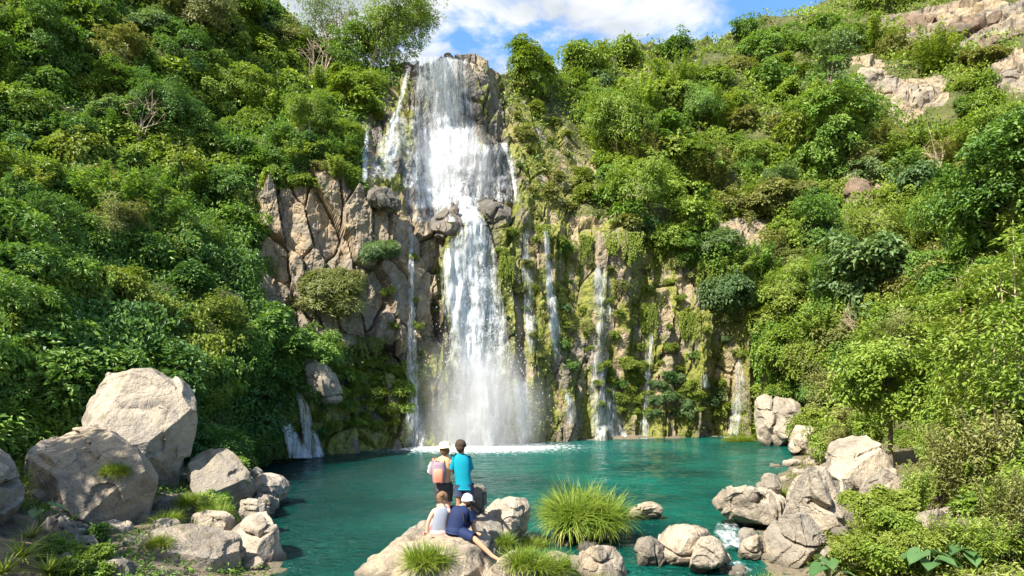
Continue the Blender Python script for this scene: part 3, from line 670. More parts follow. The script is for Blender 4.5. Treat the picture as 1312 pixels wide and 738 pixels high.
def sheet(rows, dens, off, seed, layers=2, nu=None, thread=1., fade=(0, 0)):
    """rows: (height row, left, right) laid over the rock; returns V,Q,dens"""
    rows = np.array(rows, float); y0, y1 = rows[0, 0], rows[-1, 0]
    nv = int(max(10, (y1-y0)/1.6)); wpx = (rows[:, 2]-rows[:, 1]).max(); nu = nu or int(max(6, wpx/1.5))
    out = []
    for L in range(layers):
        s = seed*10+L
        py = np.linspace(y0, y1, nv)[:, None]; u = np.linspace(0, 1, nu)[None]
        l = np.interp(py, rows[:, 0], rows[:, 1]); r = np.interp(py, rows[:, 0], rows[:, 2])
        px = l+(r-l)*u+1.2*vnoise(py*.03, u*2+s, py*0, s)
        Yb = np.empty(px.shape)
        PYb = np.broadcast_to(py, px.shape)
        for i in range(nv):
            for j in range(0, nu, 2):
                h_, _n = hit(px[i, j], PYb[i, j], SURF); Yb[i, j] = h_[1] if h_ is not None else 45
            if nu > 1:
                jj = np.arange(0, nu, 2); Yb[i] = np.interp(np.arange(nu), jj, Yb[i, jj])
        Y0 = blur(Yb, 1, 1)
        # a falling sheet leaves the rock where the rock recedes: running minimum downwards, eased
        for i in range(1, nv): Yb[i] = np.minimum(Yb[i], Yb[i-1]+.03)
        hitl = blur(np.clip(np.vstack([np.zeros((1, nu)), Y0[:-1]-Y0[1:]])*4, 0, 1), 1, 1)
        Ys = blur(Yb, 2, 1)
        Yw = Ys-off-.14*L-.10*vnoise(px*.22, py*.05, py*0, s+3)-.05*vnoise(px*.6, py*.12, py*0, s+4)
        V = np.stack([(px-CX)*Yw/F, Yw, H-(PYb-YH)*Yw/F], -1)
        ed = np.clip(np.minimum(u, 1-u)*2, 0, 1)**.6
        vv = (py-y0)/(y1-y0)
        d = dens*(.15+.85*ed)*(1+.6*vnoise(px*.13*thread, py*.014, py*0, s+5)+.35*vnoise(px*.4*thread, py*.03, py*0, s+6)+.55*fbm(px*.06, py*.06, py*0, 3, s+7))
        d = d+.55*hitl*dens
        if fade[0]: d = d*sstep(0, fade[0], vv)
        if fade[1]: d = d*sstep(1, 1-fade[1], vv)
        out.append((V.reshape(-1, 3), grid_quads(nv, nu), np.clip(d, 0, 1.6).ravel()))
    V, Qd = merge([(a, b) for a, b, c in out]); return V, Qd, np.concatenate([c for a, b, c in out])
def fall(name, label, sheets, parts=False):
    root = None
    acc = [sheet(**s) for s in sheets]
    V, Qd = merge([(a, b) for a, b, c in acc]); D = np.concatenate([c for a, b, c in acc])
    b0 = V.mean(0); b0[2] = V[:, 2].min()
    o = link(name, mesh_np(name, V-b0, Qd, M['fall'], True, dict(dens=D))); o.location = b0
    return tag(o, label, 'waterfall')
fall('waterfall', 'broad upper fall pouring off the skyline and spreading over dark rock', [
    dict(rows=[(70,538,592),(75,530,600),(90,530,600),(120,529,603),(150,526,608),(180,522,614),(192,521,634),(215,520,634),(245,519,624),(274,517,612)], dens=.36, off=.25, seed=1, layers=3, fade=(.04, .06)),
    dict(rows=[(71,536,575),(120,534,590),(180,530,600),(240,524,590),(272,522,585)], dens=.42, off=.45, seed=2, layers=2, fade=(.02, .08)),
    dict(rows=[(184,596,642),(194,594,655),(220,592,661),(245,592,665),(264,594,668)], dens=.26, off=.3, seed=3, layers=2, fade=(.03, .1)),
    dict(rows=[(183,640,650),(200,650,656),(230,655,661),(262,660,665)], dens=.6, off=.35, seed=4, layers=1),
    dict(rows=[(186,540,640),(196,525,645),(206,522,650)], dens=.36, off=.4, seed=5, layers=1, fade=(.2, .6))])
fall('waterfall', 'left strand of the upper fall breaking round a dark rock', [
    dict(rows=[(84,521,526),(110,514,521),(135,508,515),(160,497,510),(180,485,518),(210,477,512),(238,470,500)], dens=.36, off=.3, seed=6, fade=(.05, .1)),
    dict(rows=[(150,505,522),(200,512,526),(240,516,528)], dens=.3, off=.3, seed=7, layers=1)])
fall('waterfall', 'single thread of water dropping above the tan cliff', [dict(rows=[(164,467,472),(200,465,471),(238,464,471)], dens=.5, off=.3, seed=8, fade=(.1, .2))])
fall('waterfall', 'white spill over the ledge between upper and lower falls', [dict(rows=[(252,588,606),(270,588,612),(288,594,626)], dens=.6, off=.3, seed=9),
    dict(rows=[(268,522,612),(276,520,616),(284,530,622)], dens=.4, off=.25, seed=25, layers=1)])
fall('waterfall', 'thick white lower fall plunging into the pool', [
    dict(rows=[(284,597,622),(300,584,628),(320,565,633),(350,564,638),(400,568,648),(450,572,652),(500,573,654),(540,571,657),(574,566,662)], dens=.44, off=.45, seed=10, layers=3, fade=(.03, 0)),
    dict(rows=[(286,598,622),(310,580,628),(340,568,625),(400,574,628),(450,582,632),(500,588,636),(574,584,646)], dens=.66, off=.75, seed=11, layers=2),
    dict(rows=[(318,566,596),(360,568,604),(440,586,614),(574,592,632)], dens=.75, off=1.0, seed=12, layers=1)])
fall('trickle', 'long thin trickle down the cleft of the tan cliff', [dict(rows=[(285,523,529),(350,524,531),(420,522,532),(480,520,537),(530,521,543),(574,519,549)], dens=.5, off=.25, seed=13, fade=(.06, 0))])
fall('trickle', 'grey veil of water on the wall just right of the lower fall', [dict(rows=[(285,665,678),(360,668,684),(430,672,690),(490,668,690)], dens=.3, off=.2, seed=14, fade=(.1, .4)), dict(rows=[(480,656,676),(530,660,682),(572,660,686)], dens=.5, off=.25, seed=15, fade=(.2, 0))])
fall('trickle', 'slim trickle bending down the mossy wall', [dict(rows=[(296,696,703),(335,699,706),(380,700,712),(440,704,719),(480,708,722)], dens=.52, off=.2, seed=16, fade=(0, .3)), dict(rows=[(500,722,732),(548,728,742)], dens=.5, off=.2, seed=17, fade=(.2, .1))])
fall('trickle', 'tallest side trickle on the right wall, fanning out at its foot', [dict(rows=[(334,763,770),(360,758,786),(400,756,786),(450,754,783),(494,757,777)], dens=.36, off=.25, seed=18, fade=(.12, 0)), dict(rows=[(490,752,784),(520,756,796),(565,758,808)], dens=.42, off=.3, seed=19, fade=(.05, 0))])
fall('trickle', 'faint trickle on the mossy wall between two ledges', [dict(rows=[(420,829,838),(480,826,834),(560,817,831)], dens=.42, off=.2, seed=20, fade=(.15, 0))])
fall('trickle', 'double trickle beside the broad leaved plants at the wall foot', [dict(rows=[(450,943,950),(500,938,957),(562,930,946)], dens=.24, off=.2, seed=21, fade=(.15, 0)), dict(rows=[(480,900,908),(500,897,912)], dens=.6, off=.2, seed=22, fade=(0, .3)), dict(rows=[(425,966,984),(450,968,984)], dens=.5, off=.2, seed=23, fade=(.2, .4))])
fall('cascade', 'small twin cascade running out under the finger shaped rock', [dict(rows=[(503,345,354),(530,354,367),(555,363,380),(587,370,402)], dens=.85, off=.5, seed=24, fade=(.03, 0)), dict(rows=[(488,368,380),(515,382,394),(550,387,404),(587,390,418)], dens=.85, off=.5, seed=26, fade=(.06, 0))])
# rapids at the outflow: water sliding between the stones
def rapids(pts, w0, w1, label, seed):
    pts = np.array(pts); n = 26; m = 14
    s = np.linspace(0, 1, n); c = np.stack([np.interp(s, np.linspace(0, 1, len(pts)), pts[:, k]) for k in range(3)], 1)
    u = np.linspace(-1, 1, m); W = np.linspace(w0, w1, n)
    V = np.stack([c[:, 0][:, None]+u[None]*W[:, None], np.broadcast_to(c[:, 1][:, None], (n, m)), c[:, 2][:, None]+.03*vnoise(s[:, None]*14, u[None]*4, u[None]*0, seed)], -1)
    d = (.42+.5*vnoise(s[:, None]*5, u[None]*3.5, u[None]*0, seed+1))*(1-np.abs(u)[None]**2)*np.clip(np.sin(s*np.pi)*2.2, 0, 1)[:, None]
    b0 = c[-1]; o = link('rapids', mesh_np('rapids', V.reshape(-1, 3)-b0, grid_quads(n, m), M['fall'], True, dict(dens=d.ravel()))); o.location = b0; tag(o, label, 'rapids')
rapids([at(930,674,16.2)+[0,0,.13], at(932,684,15.4)+[0,0,.10], at(934,694,15)+[0,0,.03], at(937,709,14.4)+[0,0,.06]], .34, .42, 'white rapids sliding between the stones by the rounded tan boulder', 1)
rapids([at(944,722,13.7)+[0,0,.06], at(948,730,13.4)+[0,0,.05], at(952,742,12.9)+[0,0,.06]], .2, .3, 'patch of foaming stream at the bottom edge below the small pale stone', 2)
# droplets thrown off the plunge
N = 2600
b = rng.beta(1.2, 2.2, N); py = 560-250*b; cxp = 612-8*b; spread = 58*(1-b)+22
px = cxp+rng.normal(size=N)*spread*.55; Yd_ = 40.2-rng.exponential(.5, N)
C = np.stack([(px-CX)*Yd_/F, Yd_, H-(py-YH)*Yd_/F], -1); C[:, 2] = np.maximum(C[:, 2], .05)
rad = rng.uniform(.008, .026, N)[:, None, None]
octa = np.array([[1,0,0],[-1,0,0],[0,1,0],[0,-1,0],[0,0,1.6],[0,0,-1.6]], float)
fc = np.array([[0,2,4],[2,1,4],[1,3,4],[3,0,4],[2,0,5],[1,2,5],[3,1,5],[0,3,5]])
V = (C[:, None]+octa[None]*rad).reshape(-1, 3); Fq = (fc[None]+6*np.arange(N)[:, None, None]).reshape(-1, 3)
tag(link('spray', mesh_np('spray', V, Fq, M['drop'])), 'droplets of spray flying off the lower fall', 'spray', kind='stuff')
# mist standing over the plunge
def _mist():
    t = NT('mist_volume'); t.n.remove(t.b)
    v = t.node('ShaderNodeVolumePrincipled'); v.inputs['Color'].default_value = (1, 1, 1, 1); v.inputs['Anisotropy'].default_value = .15
    g = t.node('ShaderNodeTexCoord').outputs['Object']
    ln = t.node('ShaderNodeVectorMath', operation='LENGTH'); t.link(g, ln.inputs[0])
    n = t.noise(1.9, 4, .6, g)
    fall_ = t.val(ln.outputs['Value'], 1., .15)
    d = t.math('MULTIPLY', fall_, t.val(n, .28, .75)); d = t.math('MULTIPLY', d, 1.25)
    t.link(d, v.inputs['Density']); t.link(v.outputs[0], t.out.inputs['Volume']); return t.m
M['mist'] = _mist()
bm = bmesh.new(); bmesh.ops.create_icosphere(bm, subdivisions=3, radius=1); me = bpy.data.meshes.new('mist'); bm.to_mesh(me); bm.free(); me.materials.append(M['mist'])
o = link('mist', me); c = at(612, 530, 38.6); o.location = c; o.scale = (4.6, 2.0, 5.6); tag(o, 'white mist hanging over the foot of the lower fall', 'mist', kind='stuff')

o = link('mist', me); c = at(575, 225, 44.2); o.location = c; o.scale = (3.6, 1.4, 4.6); tag(o, 'thin spray drifting in front of the upper fall', 'mist', kind='stuff')
# ------------------------------------------------------------------ vegetation
def unit(a): return a/(np.linalg.norm(a, axis=-1, keepdims=True)+1e-9)
def leaves(P_, D, Nn, L, W, tint, fold=.18, droop=.25):
    """diamond leaves: base, side, tip, side"""
    n = len(P_); L = np.broadcast_to(L, (n,))[:, None]; W = np.broadcast_to(W, (n,))[:, None]
    D = unit(D); S = unit(np.cross(D, Nn)); U = np.cross(S, D)
    m = P_+D*L*.42
    V = np.stack([P_, m+S*W*.5+U*W*fold, P_+D*L-U*L*droop, m-S*W*.5+U*W*fold], 1)
    return V.reshape(-1, 3), np.arange(4*n).reshape(n, 4), tint
def clumps(r, C, O, cr, per, L, W, dome=.6, droop=.3, upb=.5, tv=.45):
    """leafy domes of radius cr at C facing O"""
    n = len(C); O = unit(O); cr = np.broadcast_to(cr, (n,))
    a = unit(np.cross(O, r.normal(size=(n, 3)))); b = np.cross(O, a)
    th = r.uniform(0, 2*np.pi, (n, per)); q = np.sqrt(r.uniform(0.02, 1, (n, per)))
    rad = a[:, None]*np.cos(th)[..., None]+b[:, None]*np.sin(th)[..., None]
    P_ = C[:, None]+rad*(q*cr[:, None])[..., None]+O[:, None]*((.5-dome*q**2)*cr[:, None]+r.normal(size=(n, per))*.10*cr[:, None])[..., None]
    D = rad*(.5+q[..., None])+O[:, None]*.25+r.normal(size=P_.shape)*.45
    Nn = O[:, None]*1.0+np.array([0, 0, upb])+r.normal(size=P_.shape)*.4
    ct = r.uniform(0, 1, (n, 1)); tint = np.clip(tv*ct+(1-tv)*r.uniform(0, 1, (n, per)), 0, 1)
    k = n*per
    return leaves(P_.reshape(k, 3), D.reshape(k, 3), Nn.reshape(k, 3), L*r.uniform(.65, 1.25, k), W*r.uniform(.7, 1.25, k), tint.ravel(), droop=droop)
def join_l(parts):
    V, Qd = merge([(p[0], p[1]) for p in parts]); return V, Qd, np.concatenate([p[2] for p in parts])
def leaf_mesh(name, parts, mat):
    V, Qd, T = join_l(parts); return mesh_np(name, V, Qd, M[mat], False, None, dict(tint=T))
def lobes(r, R0, n, flat=.75):
    c = r.normal(size=(n, 3)); c = unit(c)*r.uniform(.25, .75, (n, 1))*R0; c[:, 2] = np.abs(c[:, 2])*flat*.9
    return c, r.uniform(.32, .58, n)*R0
def crown_pts(r, lc, lr, n, zmin=-.45):
    w_ = lr**2/np.sum(lr**2); k = r.choice(len(lr), n*3, p=w_)
    d = unit(r.normal(size=(n*3, 3))); d[:, 2] = np.where(d[:, 2] < zmin, -d[:, 2], d[:, 2])
    p = lc[k]+d*lr[k][:, None]*r.uniform(.82, 1.08, (n*3, 1))
    ins = np.zeros(n*3, bool)
    for j in range(len(lr)): ins |= (np.linalg.norm(p-lc[j], axis=1) < lr[j]*.8)
    p, d = p[~ins][:n], d[~ins][:n]
    return p, d
def bush(seed, R0, mat='mid', L=.2, W=.115, dens=1., nl=None, name='shrub', spiky=0., twig=True):
    r = np.random.default_rng(seed)
    lc, lr = lobes(r, R0, nl or int(5+R0*2.5))
    cr = .20+.07*R0
    n = int(dens*9*R0**2/(cr**2)*.30); p, d = crown_pts(r, lc, lr, n)
    o = d+np.array([0, 0, .55])+r.normal(size=d.shape)*.25
    p = p*(1+.10*vnoise(p[:, 0]*2, p[:, 1]*2, p[:, 2]*2, seed)[:, None])
    per = int(2.2*3.14*cr**2/(L*W*.5)*.75)
    parts = [clumps(r, p, o, cr*r.uniform(.7, 1.25, len(p)), per, L, W)]
    # stray sprigs break the outline
    m = max(4, n//6); i = r.integers(0, len(p), m); q = p[i]+unit(d[i]+[0, 0, .5])*r.uniform(.1, .35, (m, 1))*R0**.5
    parts.append(clumps(r, q, unit(d[i]+[0, 0, .8]), cr*.5, max(5, per//4), L, W, dome=1.2))
    # inner fill
    k = n*per//7; pi = lc[r.integers(0, len(lr), k)]+r.normal(size=(k, 3))*lr.mean()*.45
    parts.append(leaves(pi, r.normal(size=(k, 3)), r.normal(size=(k, 3))+[0, 0, 1], L*1.2, W*1.2, r.uniform(0, .6, k)))
    me = leaf_mesh(name, parts, mat)
    return me
def with_stems(me, parts, mat='bark'):
    """add woody stems to a leaf mesh as a second material"""
    V, Qd = merge(parts); n0 = len(me.vertices); k0 = len(me.polygons); co = np.empty(n0*3, np.float32); me.vertices.foreach_get('co', co)
    q0 = np.arange(n0).reshape(-1, 4); t0 = np.empty(k0, np.float32); me.attributes['tint'].data.foreach_get('value', t0)
    m2 = mesh_np(me.name.split('.')[0], np.concatenate([co.reshape(-1, 3), V]), np.concatenate([q0, Qd+n0]), me.materials[0], False, None, dict(tint=np.concatenate([t0, np.zeros(len(Qd))])))
    m2.materials.append(M[mat]); m2.polygons.foreach_set('material_index', np.concatenate([np.zeros(k0, np.int32), np.ones(len(Qd), np.int32)])); return m2
def tiered(seed, R0, L, W):
    """flat leafy shelves one above another with dark gaps between"""
    r = np.random.default_rng(seed); parts = []; n = int(9+4*R0); st = []
    for k in range(n):
        c = np.array([*(r.normal(size=2)*.45*R0), r.uniform(-.15, 1.0)*R0]); rr = R0*r.uniform(.28, .5); m = int(20*rr*rr/(.3*R0**.5)**2)+5
        th = r.uniform(0, 6.28, m); q = np.sqrt(r.uniform(0, 1, m))*rr; P_ = c+np.stack([np.cos(th)*q, np.sin(th)*q, -.5*q*q/rr+r.normal(size=m)*.16*R0**.5+.2*q*np.cos(th+k)], 1)
        O = np.stack([np.cos(th)*.7, np.sin(th)*.7, 1+0*th], 1)+r.normal(size=(m, 3))*.25; cr = .2+.05*R0
        parts.append(clumps(r, P_, O, cr, int(2.2*3.14*cr**2/(L*W*.5)*.6), L, W, dome=.3, tv=.6))
        st.append(tube(np.array([[0, 0, -.4*R0], c*[.4, .4, .5], c]), [.035*R0, .025*R0, .01*R0], 5))
    return with_stems(leaf_mesh('shrub', parts, 'mid'), st)
def shoots(seed, R0, L, W):
    """upright arching shoots with leaves all along them"""
    r = np.random.default_rng(seed); parts = []; st = []
    for k in range(int(26+16*R0)):
        az = r.uniform(0, 6.28); sp = r.uniform(.1, 1.)*R0; h = R0*r.uniform(.8, 1.75); m = int(h/L*13)
        s = r.uniform(.12, 1, m)[:, None]; e = np.array([math.cos(az)*sp, math.sin(az)*sp, h]); b0 = np.array([e[0]*.3, e[1]*.3, -.3*R0])
        P_ = b0+(e-b0)*s+np.array([math.cos(az), math.sin(az), -.6])*(s**2)*.18*R0; P_ += r.normal(size=P_.shape)*.05*R0**.5
        D = unit(np.stack([np.cos(r.uniform(0, 6.28, m)), np.sin(r.uniform(0, 6.28, m)), r.uniform(.0, 1., m)], 1)); Nn = np.stack([r.normal(size=m)*.4, r.normal(size=m)*.4, 1+0*s[:, 0]], 1)
        parts.append(leaves(P_, D, Nn, L*1.35*r.uniform(.6, 1.2, m), W*.95*r.uniform(.7, 1.2, m), np.clip(.5*r.uniform()+.5*s[:, 0]*r.uniform(.4, 1.2, m), 0, 1), droop=.4))
        st.append(tube(np.array([b0, (b0+e)/2, e]), [.014*R0, .01*R0, .005*R0], 4))
    return with_stems(leaf_mesh('shrub', parts, 'mid'), st)
def loose(seed, R0, L, W):
    """open shrub: scattered sprays on visible stems"""
    r = np.random.default_rng(seed); st = []; tips = []
    for k in range(int(16+7*R0)):
        d = unit(r.normal(size=3)+[0, 0, .7]); e = d*R0*r.uniform(.6, 1.25); m_ = e*.5+r.normal(size=3)*.1*R0
        st.append(tube(np.array([[0, 0, -.3*R0], m_, e]), [.022*R0, .014*R0, .005*R0], 4)); tips += [e, m_*.4+e*.6+r.normal(size=3)*.1*R0, m_+r.normal(size=3)*.2*R0]
    tips = np.array(tips); cr = .26+.09*R0
    return with_stems(leaf_mesh('shrub', [clumps(r, tips, tips/R0+[0, 0, .8], cr*r.uniform(.6, 1.3, len(tips)), int(2.2*3.14*cr**2/(L*W*.5)*.55), L, W, dome=.8)], 'mid'), st)
BUSH = {}
for cls, (R0, L, W) in enumerate([(.8, .15, .085), (1.3, .19, .11), (2.0, .205, .12), (2.8, .235, .135)]):
    BUSH[cls] = [bush(200+cls*10, R0, 'mid', L, W, .9), bush(201+cls*10, R0, 'mid', L*.75, W*.6, 1.15), bush(202+cls*10, R0, 'mid', L*.85, W*.8, 1.1, int(10+4*R0)), tiered(203+cls*10, R0, L*1.0, W),
                 shoots(204+cls*10, R0, L*.9, W*.7), loose(205+cls*10, R0, L*1.1, W), loose(206+cls*10, R0, L*.8, W*.7), bush(207+cls*10, R0, 'mid', L*1.35, W*1.4, .8)]
RAD = [.8, 1.3, 2.0, 2.8]
FEATH = [bush(300+k, 1.6, 'mid', .26, .045, 1.3, name='feathery_shrub') for k in range(2)]          # narrow leaflets
BROAD = [bush(310, 1.1, 'mid', .17, .11, .8), shoots(311, 1.1, .15, .07), shoots(312, 1.1, .2, .05), loose(313, 1.1, .18, .10), loose(314, 1.1, .13, .06), tiered(315, 1.1, .17, .10)]
def put(me, name, pos, rad, R0, mat, label, cat, group, lean=None, squash=None):
    o = link(name, me); s = rad/R0
    o.location = pos; o.scale = (s*rng.uniform(.9, 1.15), s*rng.uniform(.9, 1.15), s*(squash or rng.uniform(.8, 1.1)))
    o.rotation_euler = (rng.uniform(-.25, .25), rng.uniform(-.25, .25), rng.uniform(0, 6.28))
    o.material_slots[0].link = 'OBJECT'; o.material_slots[0].material = M[mat]
    return tag(o, label, cat, group)
def darts(poly, sp, tries=4000, avoid=()):
    x = [p[0] for p in poly]; y = [p[1] for p in poly]; pts = np.empty((0, 2))
    c = np.stack([rng.uniform(min(x), max(x), tries), rng.uniform(min(y), max(y), tries)], 1)
    ok = inpoly(c[:, 0], c[:, 1], poly)
    for a, m in avoid: ok &= polydist(c[:, 0], c[:, 1], a) > m
    c = c[ok]; alive = np.ones(len(c), bool); out = []
    for i in range(len(c)):
        if alive[i]:
            out.append(c[i]); alive &= ((c-c[i])**2).sum(1) > sp*sp
    return out
AV = [(ROCKS['cliff'], 8), (ROCKS['falls'], 12), (ROCKS['curtain'], 5), (ROCKS['outcrop'], 20), (ROCKS['band'], 16), (ROCKS['corner'], 14), (ROCKS['niche'], 14), (ROCKS['nose'], 6), (ROCKS['gap'], 6)]
GROUPN = {}
def fill(poly, sp, mats, rpx, label, group, avoid=AV, rmax=3.2, tries=4000, name='shrub', cat='shrub', sink=.35):
    for (px, py) in darts(poly, sp, tries, avoid):
        p, nn = hit(px, py)
        if p is None: continue
        r_ = min(rmax, rng.uniform(*rpx)*p[1]/F)
        c = int(np.argmin([abs(math.log(r_/q)) for q in RAD]))
        mt = mats[min(len(mats)-1, int((fbm(p[0]*.14, p[1]*.14, p[2]*.14, 2, 7)+1)/2*len(mats)+rng.uniform(-.6, .6)))] if len(mats) > 1 else mats[0]
        if rng.uniform() < .16: mt = ('lime', 'olive', 'blue', 'mid', 'dark')[rng.integers(5)]
        if nn @ np.array([0, 1, 0]) > 0: nn = -nn
        q = p+nn*r_*.15-np.array([0, 0, r_*sink])
        put(BUSH[c][(0, 7, 1)[rng.integers(3)] if name == 'low_plant' else rng.integers(8)], name, q, r_, RAD[c], mt, label, cat, group)
fill([(-150,-90),(60,-110),(200,-100),(320,-20),(372,5),(400,45),(470,72),(512,95),(470,160),(470,225),(420,215),(345,218),(320,235),(200,262),(-150,262)], 29, ['mid', 'bright', 'dark', 'bright', 'mid'], (20, 38),
     'green leafy shrub in the dense cover on the upper left hillside', 'shrubs on the upper left hillside')
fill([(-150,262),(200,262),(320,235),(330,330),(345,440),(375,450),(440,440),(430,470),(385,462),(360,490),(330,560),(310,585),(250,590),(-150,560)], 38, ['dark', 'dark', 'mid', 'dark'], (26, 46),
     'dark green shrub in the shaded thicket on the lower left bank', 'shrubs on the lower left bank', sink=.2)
fill([(722,122),(750,106),(800,98),(880,88),(960,70),(1000,50),(1120,-15),(1200,-70),(1460,-140),(1460,210),(1240,215),(1000,215),(860,215),(762,200),(735,140)], 25, ['olive', 'bright', 'bright', 'mid', 'bright'], (16, 34),
     'sunlit green shrub on the upper right hillside', 'shrubs on the upper right hillside')
fill([(765,200),(860,215),(1460,212),(1460,440),(1080,450),(1010,450),(985,395),(940,340),(880,318),(830,290),(785,278),(765,240)], 26, ['bright', 'bright', 'mid', 'bright', 'olive', 'bright'], (18, 38),
     'bright green shrub on the middle of the right hillside', 'shrubs on the middle right hillside')
fill([(1000,440),(1460,440),(1460,590),(1260,560),(1200,520),(1080,515),(1000,500),(985,470)], 30, ['bright', 'lime', 'mid', 'olive', 'bright'], (16, 30),
     'leafy shrub along the foot of the right hillside', 'shrubs at the foot of the right hillside', sink=.2)
fill([(612,104),(700,112),(740,200),(760,270),(700,285),(675,270),(655,190),(640,120)], 22, ['olive', 'lime', 'olive', 'bright'], (6, 14),
     'small dry olive shrub on the slope right of the upper fall', 'dry shrubs right of the upper fall', avoid=[(ROCKS['falls'], 4)], sink=.1)
fill([(350,205),(440,190),(465,240),(350,240)], 20, ['olive', 'bright', 'mid'], (12, 22), 'olive shrub on the brink of the tan cliff', 'shrubs on the brink of the tan cliff', avoid=[], sink=.1)
fill([(800,288),(860,305),(905,318),(985,390),(1000,440),(1015,520),(985,540),(960,370),(890,335),(800,308)], 24, ['mid', 'bright', 'lime'], (14, 26), 'leafy shrub hanging at the brow of the right wall', 'shrubs on the brow of the right wall', avoid=[], sink=.3)
fill([(440,462),(520,470),(530,540),(470,560),(430,520)], 18, ['lime', 'bright', 'lime'], (8, 17), 'low lime green plant on the ledge under the tan cliff', 'low plants under the tan cliff', avoid=[], name='low_plant', cat='plant', sink=0)
fill([(340,520),(420,520),(430,570),(300,585)], 20, ['mid', 'lime', 'dark'], (8, 16), 'small mossy plant around the twin cascade', 'mossy plants around the twin cascade', avoid=[], name='low_plant', cat='plant', sink=0)
fill([(830,488),(925,485),(935,535),(830,535)], 13, ['blue', 'lime', 'blue'], (7, 13), 'pale broad leaved plant on the ledge at the foot of the right wall', 'broad leaved plants at the wall foot', avoid=[], name='low_plant', cat='plant', sink=0)
fill([(765,470),(830,470),(830,530),(765,525)], 13, ['lime'], (6, 12), 'yellow green cushion plant beside the tallest side trickle', 'cushion plants beside the tallest trickle', avoid=[], name='low_plant', cat='plant', sink=0)
fill([(640,300),(720,300),(980,360),(985,480),(700,470),(650,420)], 23, ['lime', 'olive', 'lime'], (5, 11), 'small yellow green tuft clinging to the wet right wall', 'tufts on the wet right wall', avoid=[], name='low_plant', cat='plant', sink=.1)
fill([(500,300),(560,330),(560,440),(500,430)], 30, ['lime', 'olive'], (5, 9), 'small tuft growing in a crack of the tan cliff', 'tufts in the tan cliff', avoid=[], name='low_plant', cat='plant', sink=0)

# the shrubs that show largest stay single; the many small or out-of-frame ones are joined into one mass
def _cull(limit=285):
    L_ = []
    for o in [o for o in COL.objects if o.name.split('.')[0] == 'shrub']:
        x, y, z = o.location; px, py = CX+F*x/y, YH-F*(z-H)/y; r_ = F*o.scale[0]*1.6/y
        L_.append((-1 if (px < -15 or px > 1327 or py < -25) else r_, o))
    L_.sort(key=lambda a: -a[0]); rest = [o for k, (r_, o) in enumerate(L_) if k >= limit or r_ < 0]
    byk = {}
    for o in rest: byk.setdefault(o.material_slots[0].material.name, []).append(o)
    for mn, os_ in byk.items():
        Vs = []; T = []
        for o in os_:
            me = o.data; n = len(me.vertices); co = np.empty(n*3, np.float32); me.vertices.foreach_get('co', co); mi = np.empty(len(me.polygons), np.int32); me.polygons.foreach_get('material_index', mi); nl_ = int((mi == 0).sum()); co = co.reshape(-1, 3)[:nl_*4].reshape(-1, 4, 3)
            tt = np.empty(len(me.polygons), np.float32); me.attributes['tint'].data.foreach_get('value', tt)
            k = np.arange(0, len(co), 2); m = Matrix.LocRotScale(o.location, o.rotation_euler, o.scale); A_ = np.array(m)
            c = co[k]; ctr = c.mean(1, keepdims=True); c = ctr+(c-ctr)*1.3
            Vs.append(c.reshape(-1, 3)@A_[:3, :3].T+A_[:3, 3]); T.append(tt[k]); bpy.data.objects.remove(o)
        V = np.concatenate(Vs); tag(link('shrubbery', mesh_np('shrubbery', V, np.arange(len(V)).reshape(-1, 4), bpy.data.materials[mn], False, None, dict(tint=np.concatenate(T)))), 'mass of small distant shrubs filling in the hillsides', kind='stuff')
_cull()
# hanging vines
def vine(seed, W0=1.6, Ln=3.2, n=34):
    r = np.random.default_rng(seed); parts = []
    for k in range(n):
        x = r.uniform(-W0, W0); l = Ln*r.uniform(.35, 1)*(1-.4*abs(x)/W0); m = int(l*26)
        s = np.linspace(0, 1, m); P_ = np.stack([x+.15*np.sin(s*5+k)+r.normal(size=m)*.05, -.25*np.sin(s*1.6)-r.uniform(0, .3)+r.normal(size=m)*.07, -s*l], 1)
        D = np.stack([r.normal(size=m), r.normal(size=m)-.4, -1+0*s+r.normal(size=m)*.3], 1)
        parts.append(leaves(P_, D, np.stack([r.normal(size=m)*.4, -1+0*s, .5+0*s], 1), .17*r.uniform(.6, 1.3, m), .10, np.clip(r.uniform(0, 1, m)*.6+r.uniform(0, .4), 0, 1)))
    return leaf_mesh('hanging_vine', parts, 'mid')
VINE = [vine(400), vine(401, 1.1, 4.5, 26), vine(402, 2.2, 2.4, 40)]
_vx = [(rng.uniform(40, 325), rng.uniform(170, 470), rng.uniform(.8, 1.2), int(rng.integers(3)), ('mid', 'bright', 'dark', 'lime')[rng.integers(4)], 0) for k in range(26)]+[(rng.uniform(985, 1230), rng.uniform(190, 440), rng.uniform(.9, 1.4), int(rng.integers(3)), ('mid', 'bright', 'lime')[rng.integers(3)], 1) for k in range(20)]
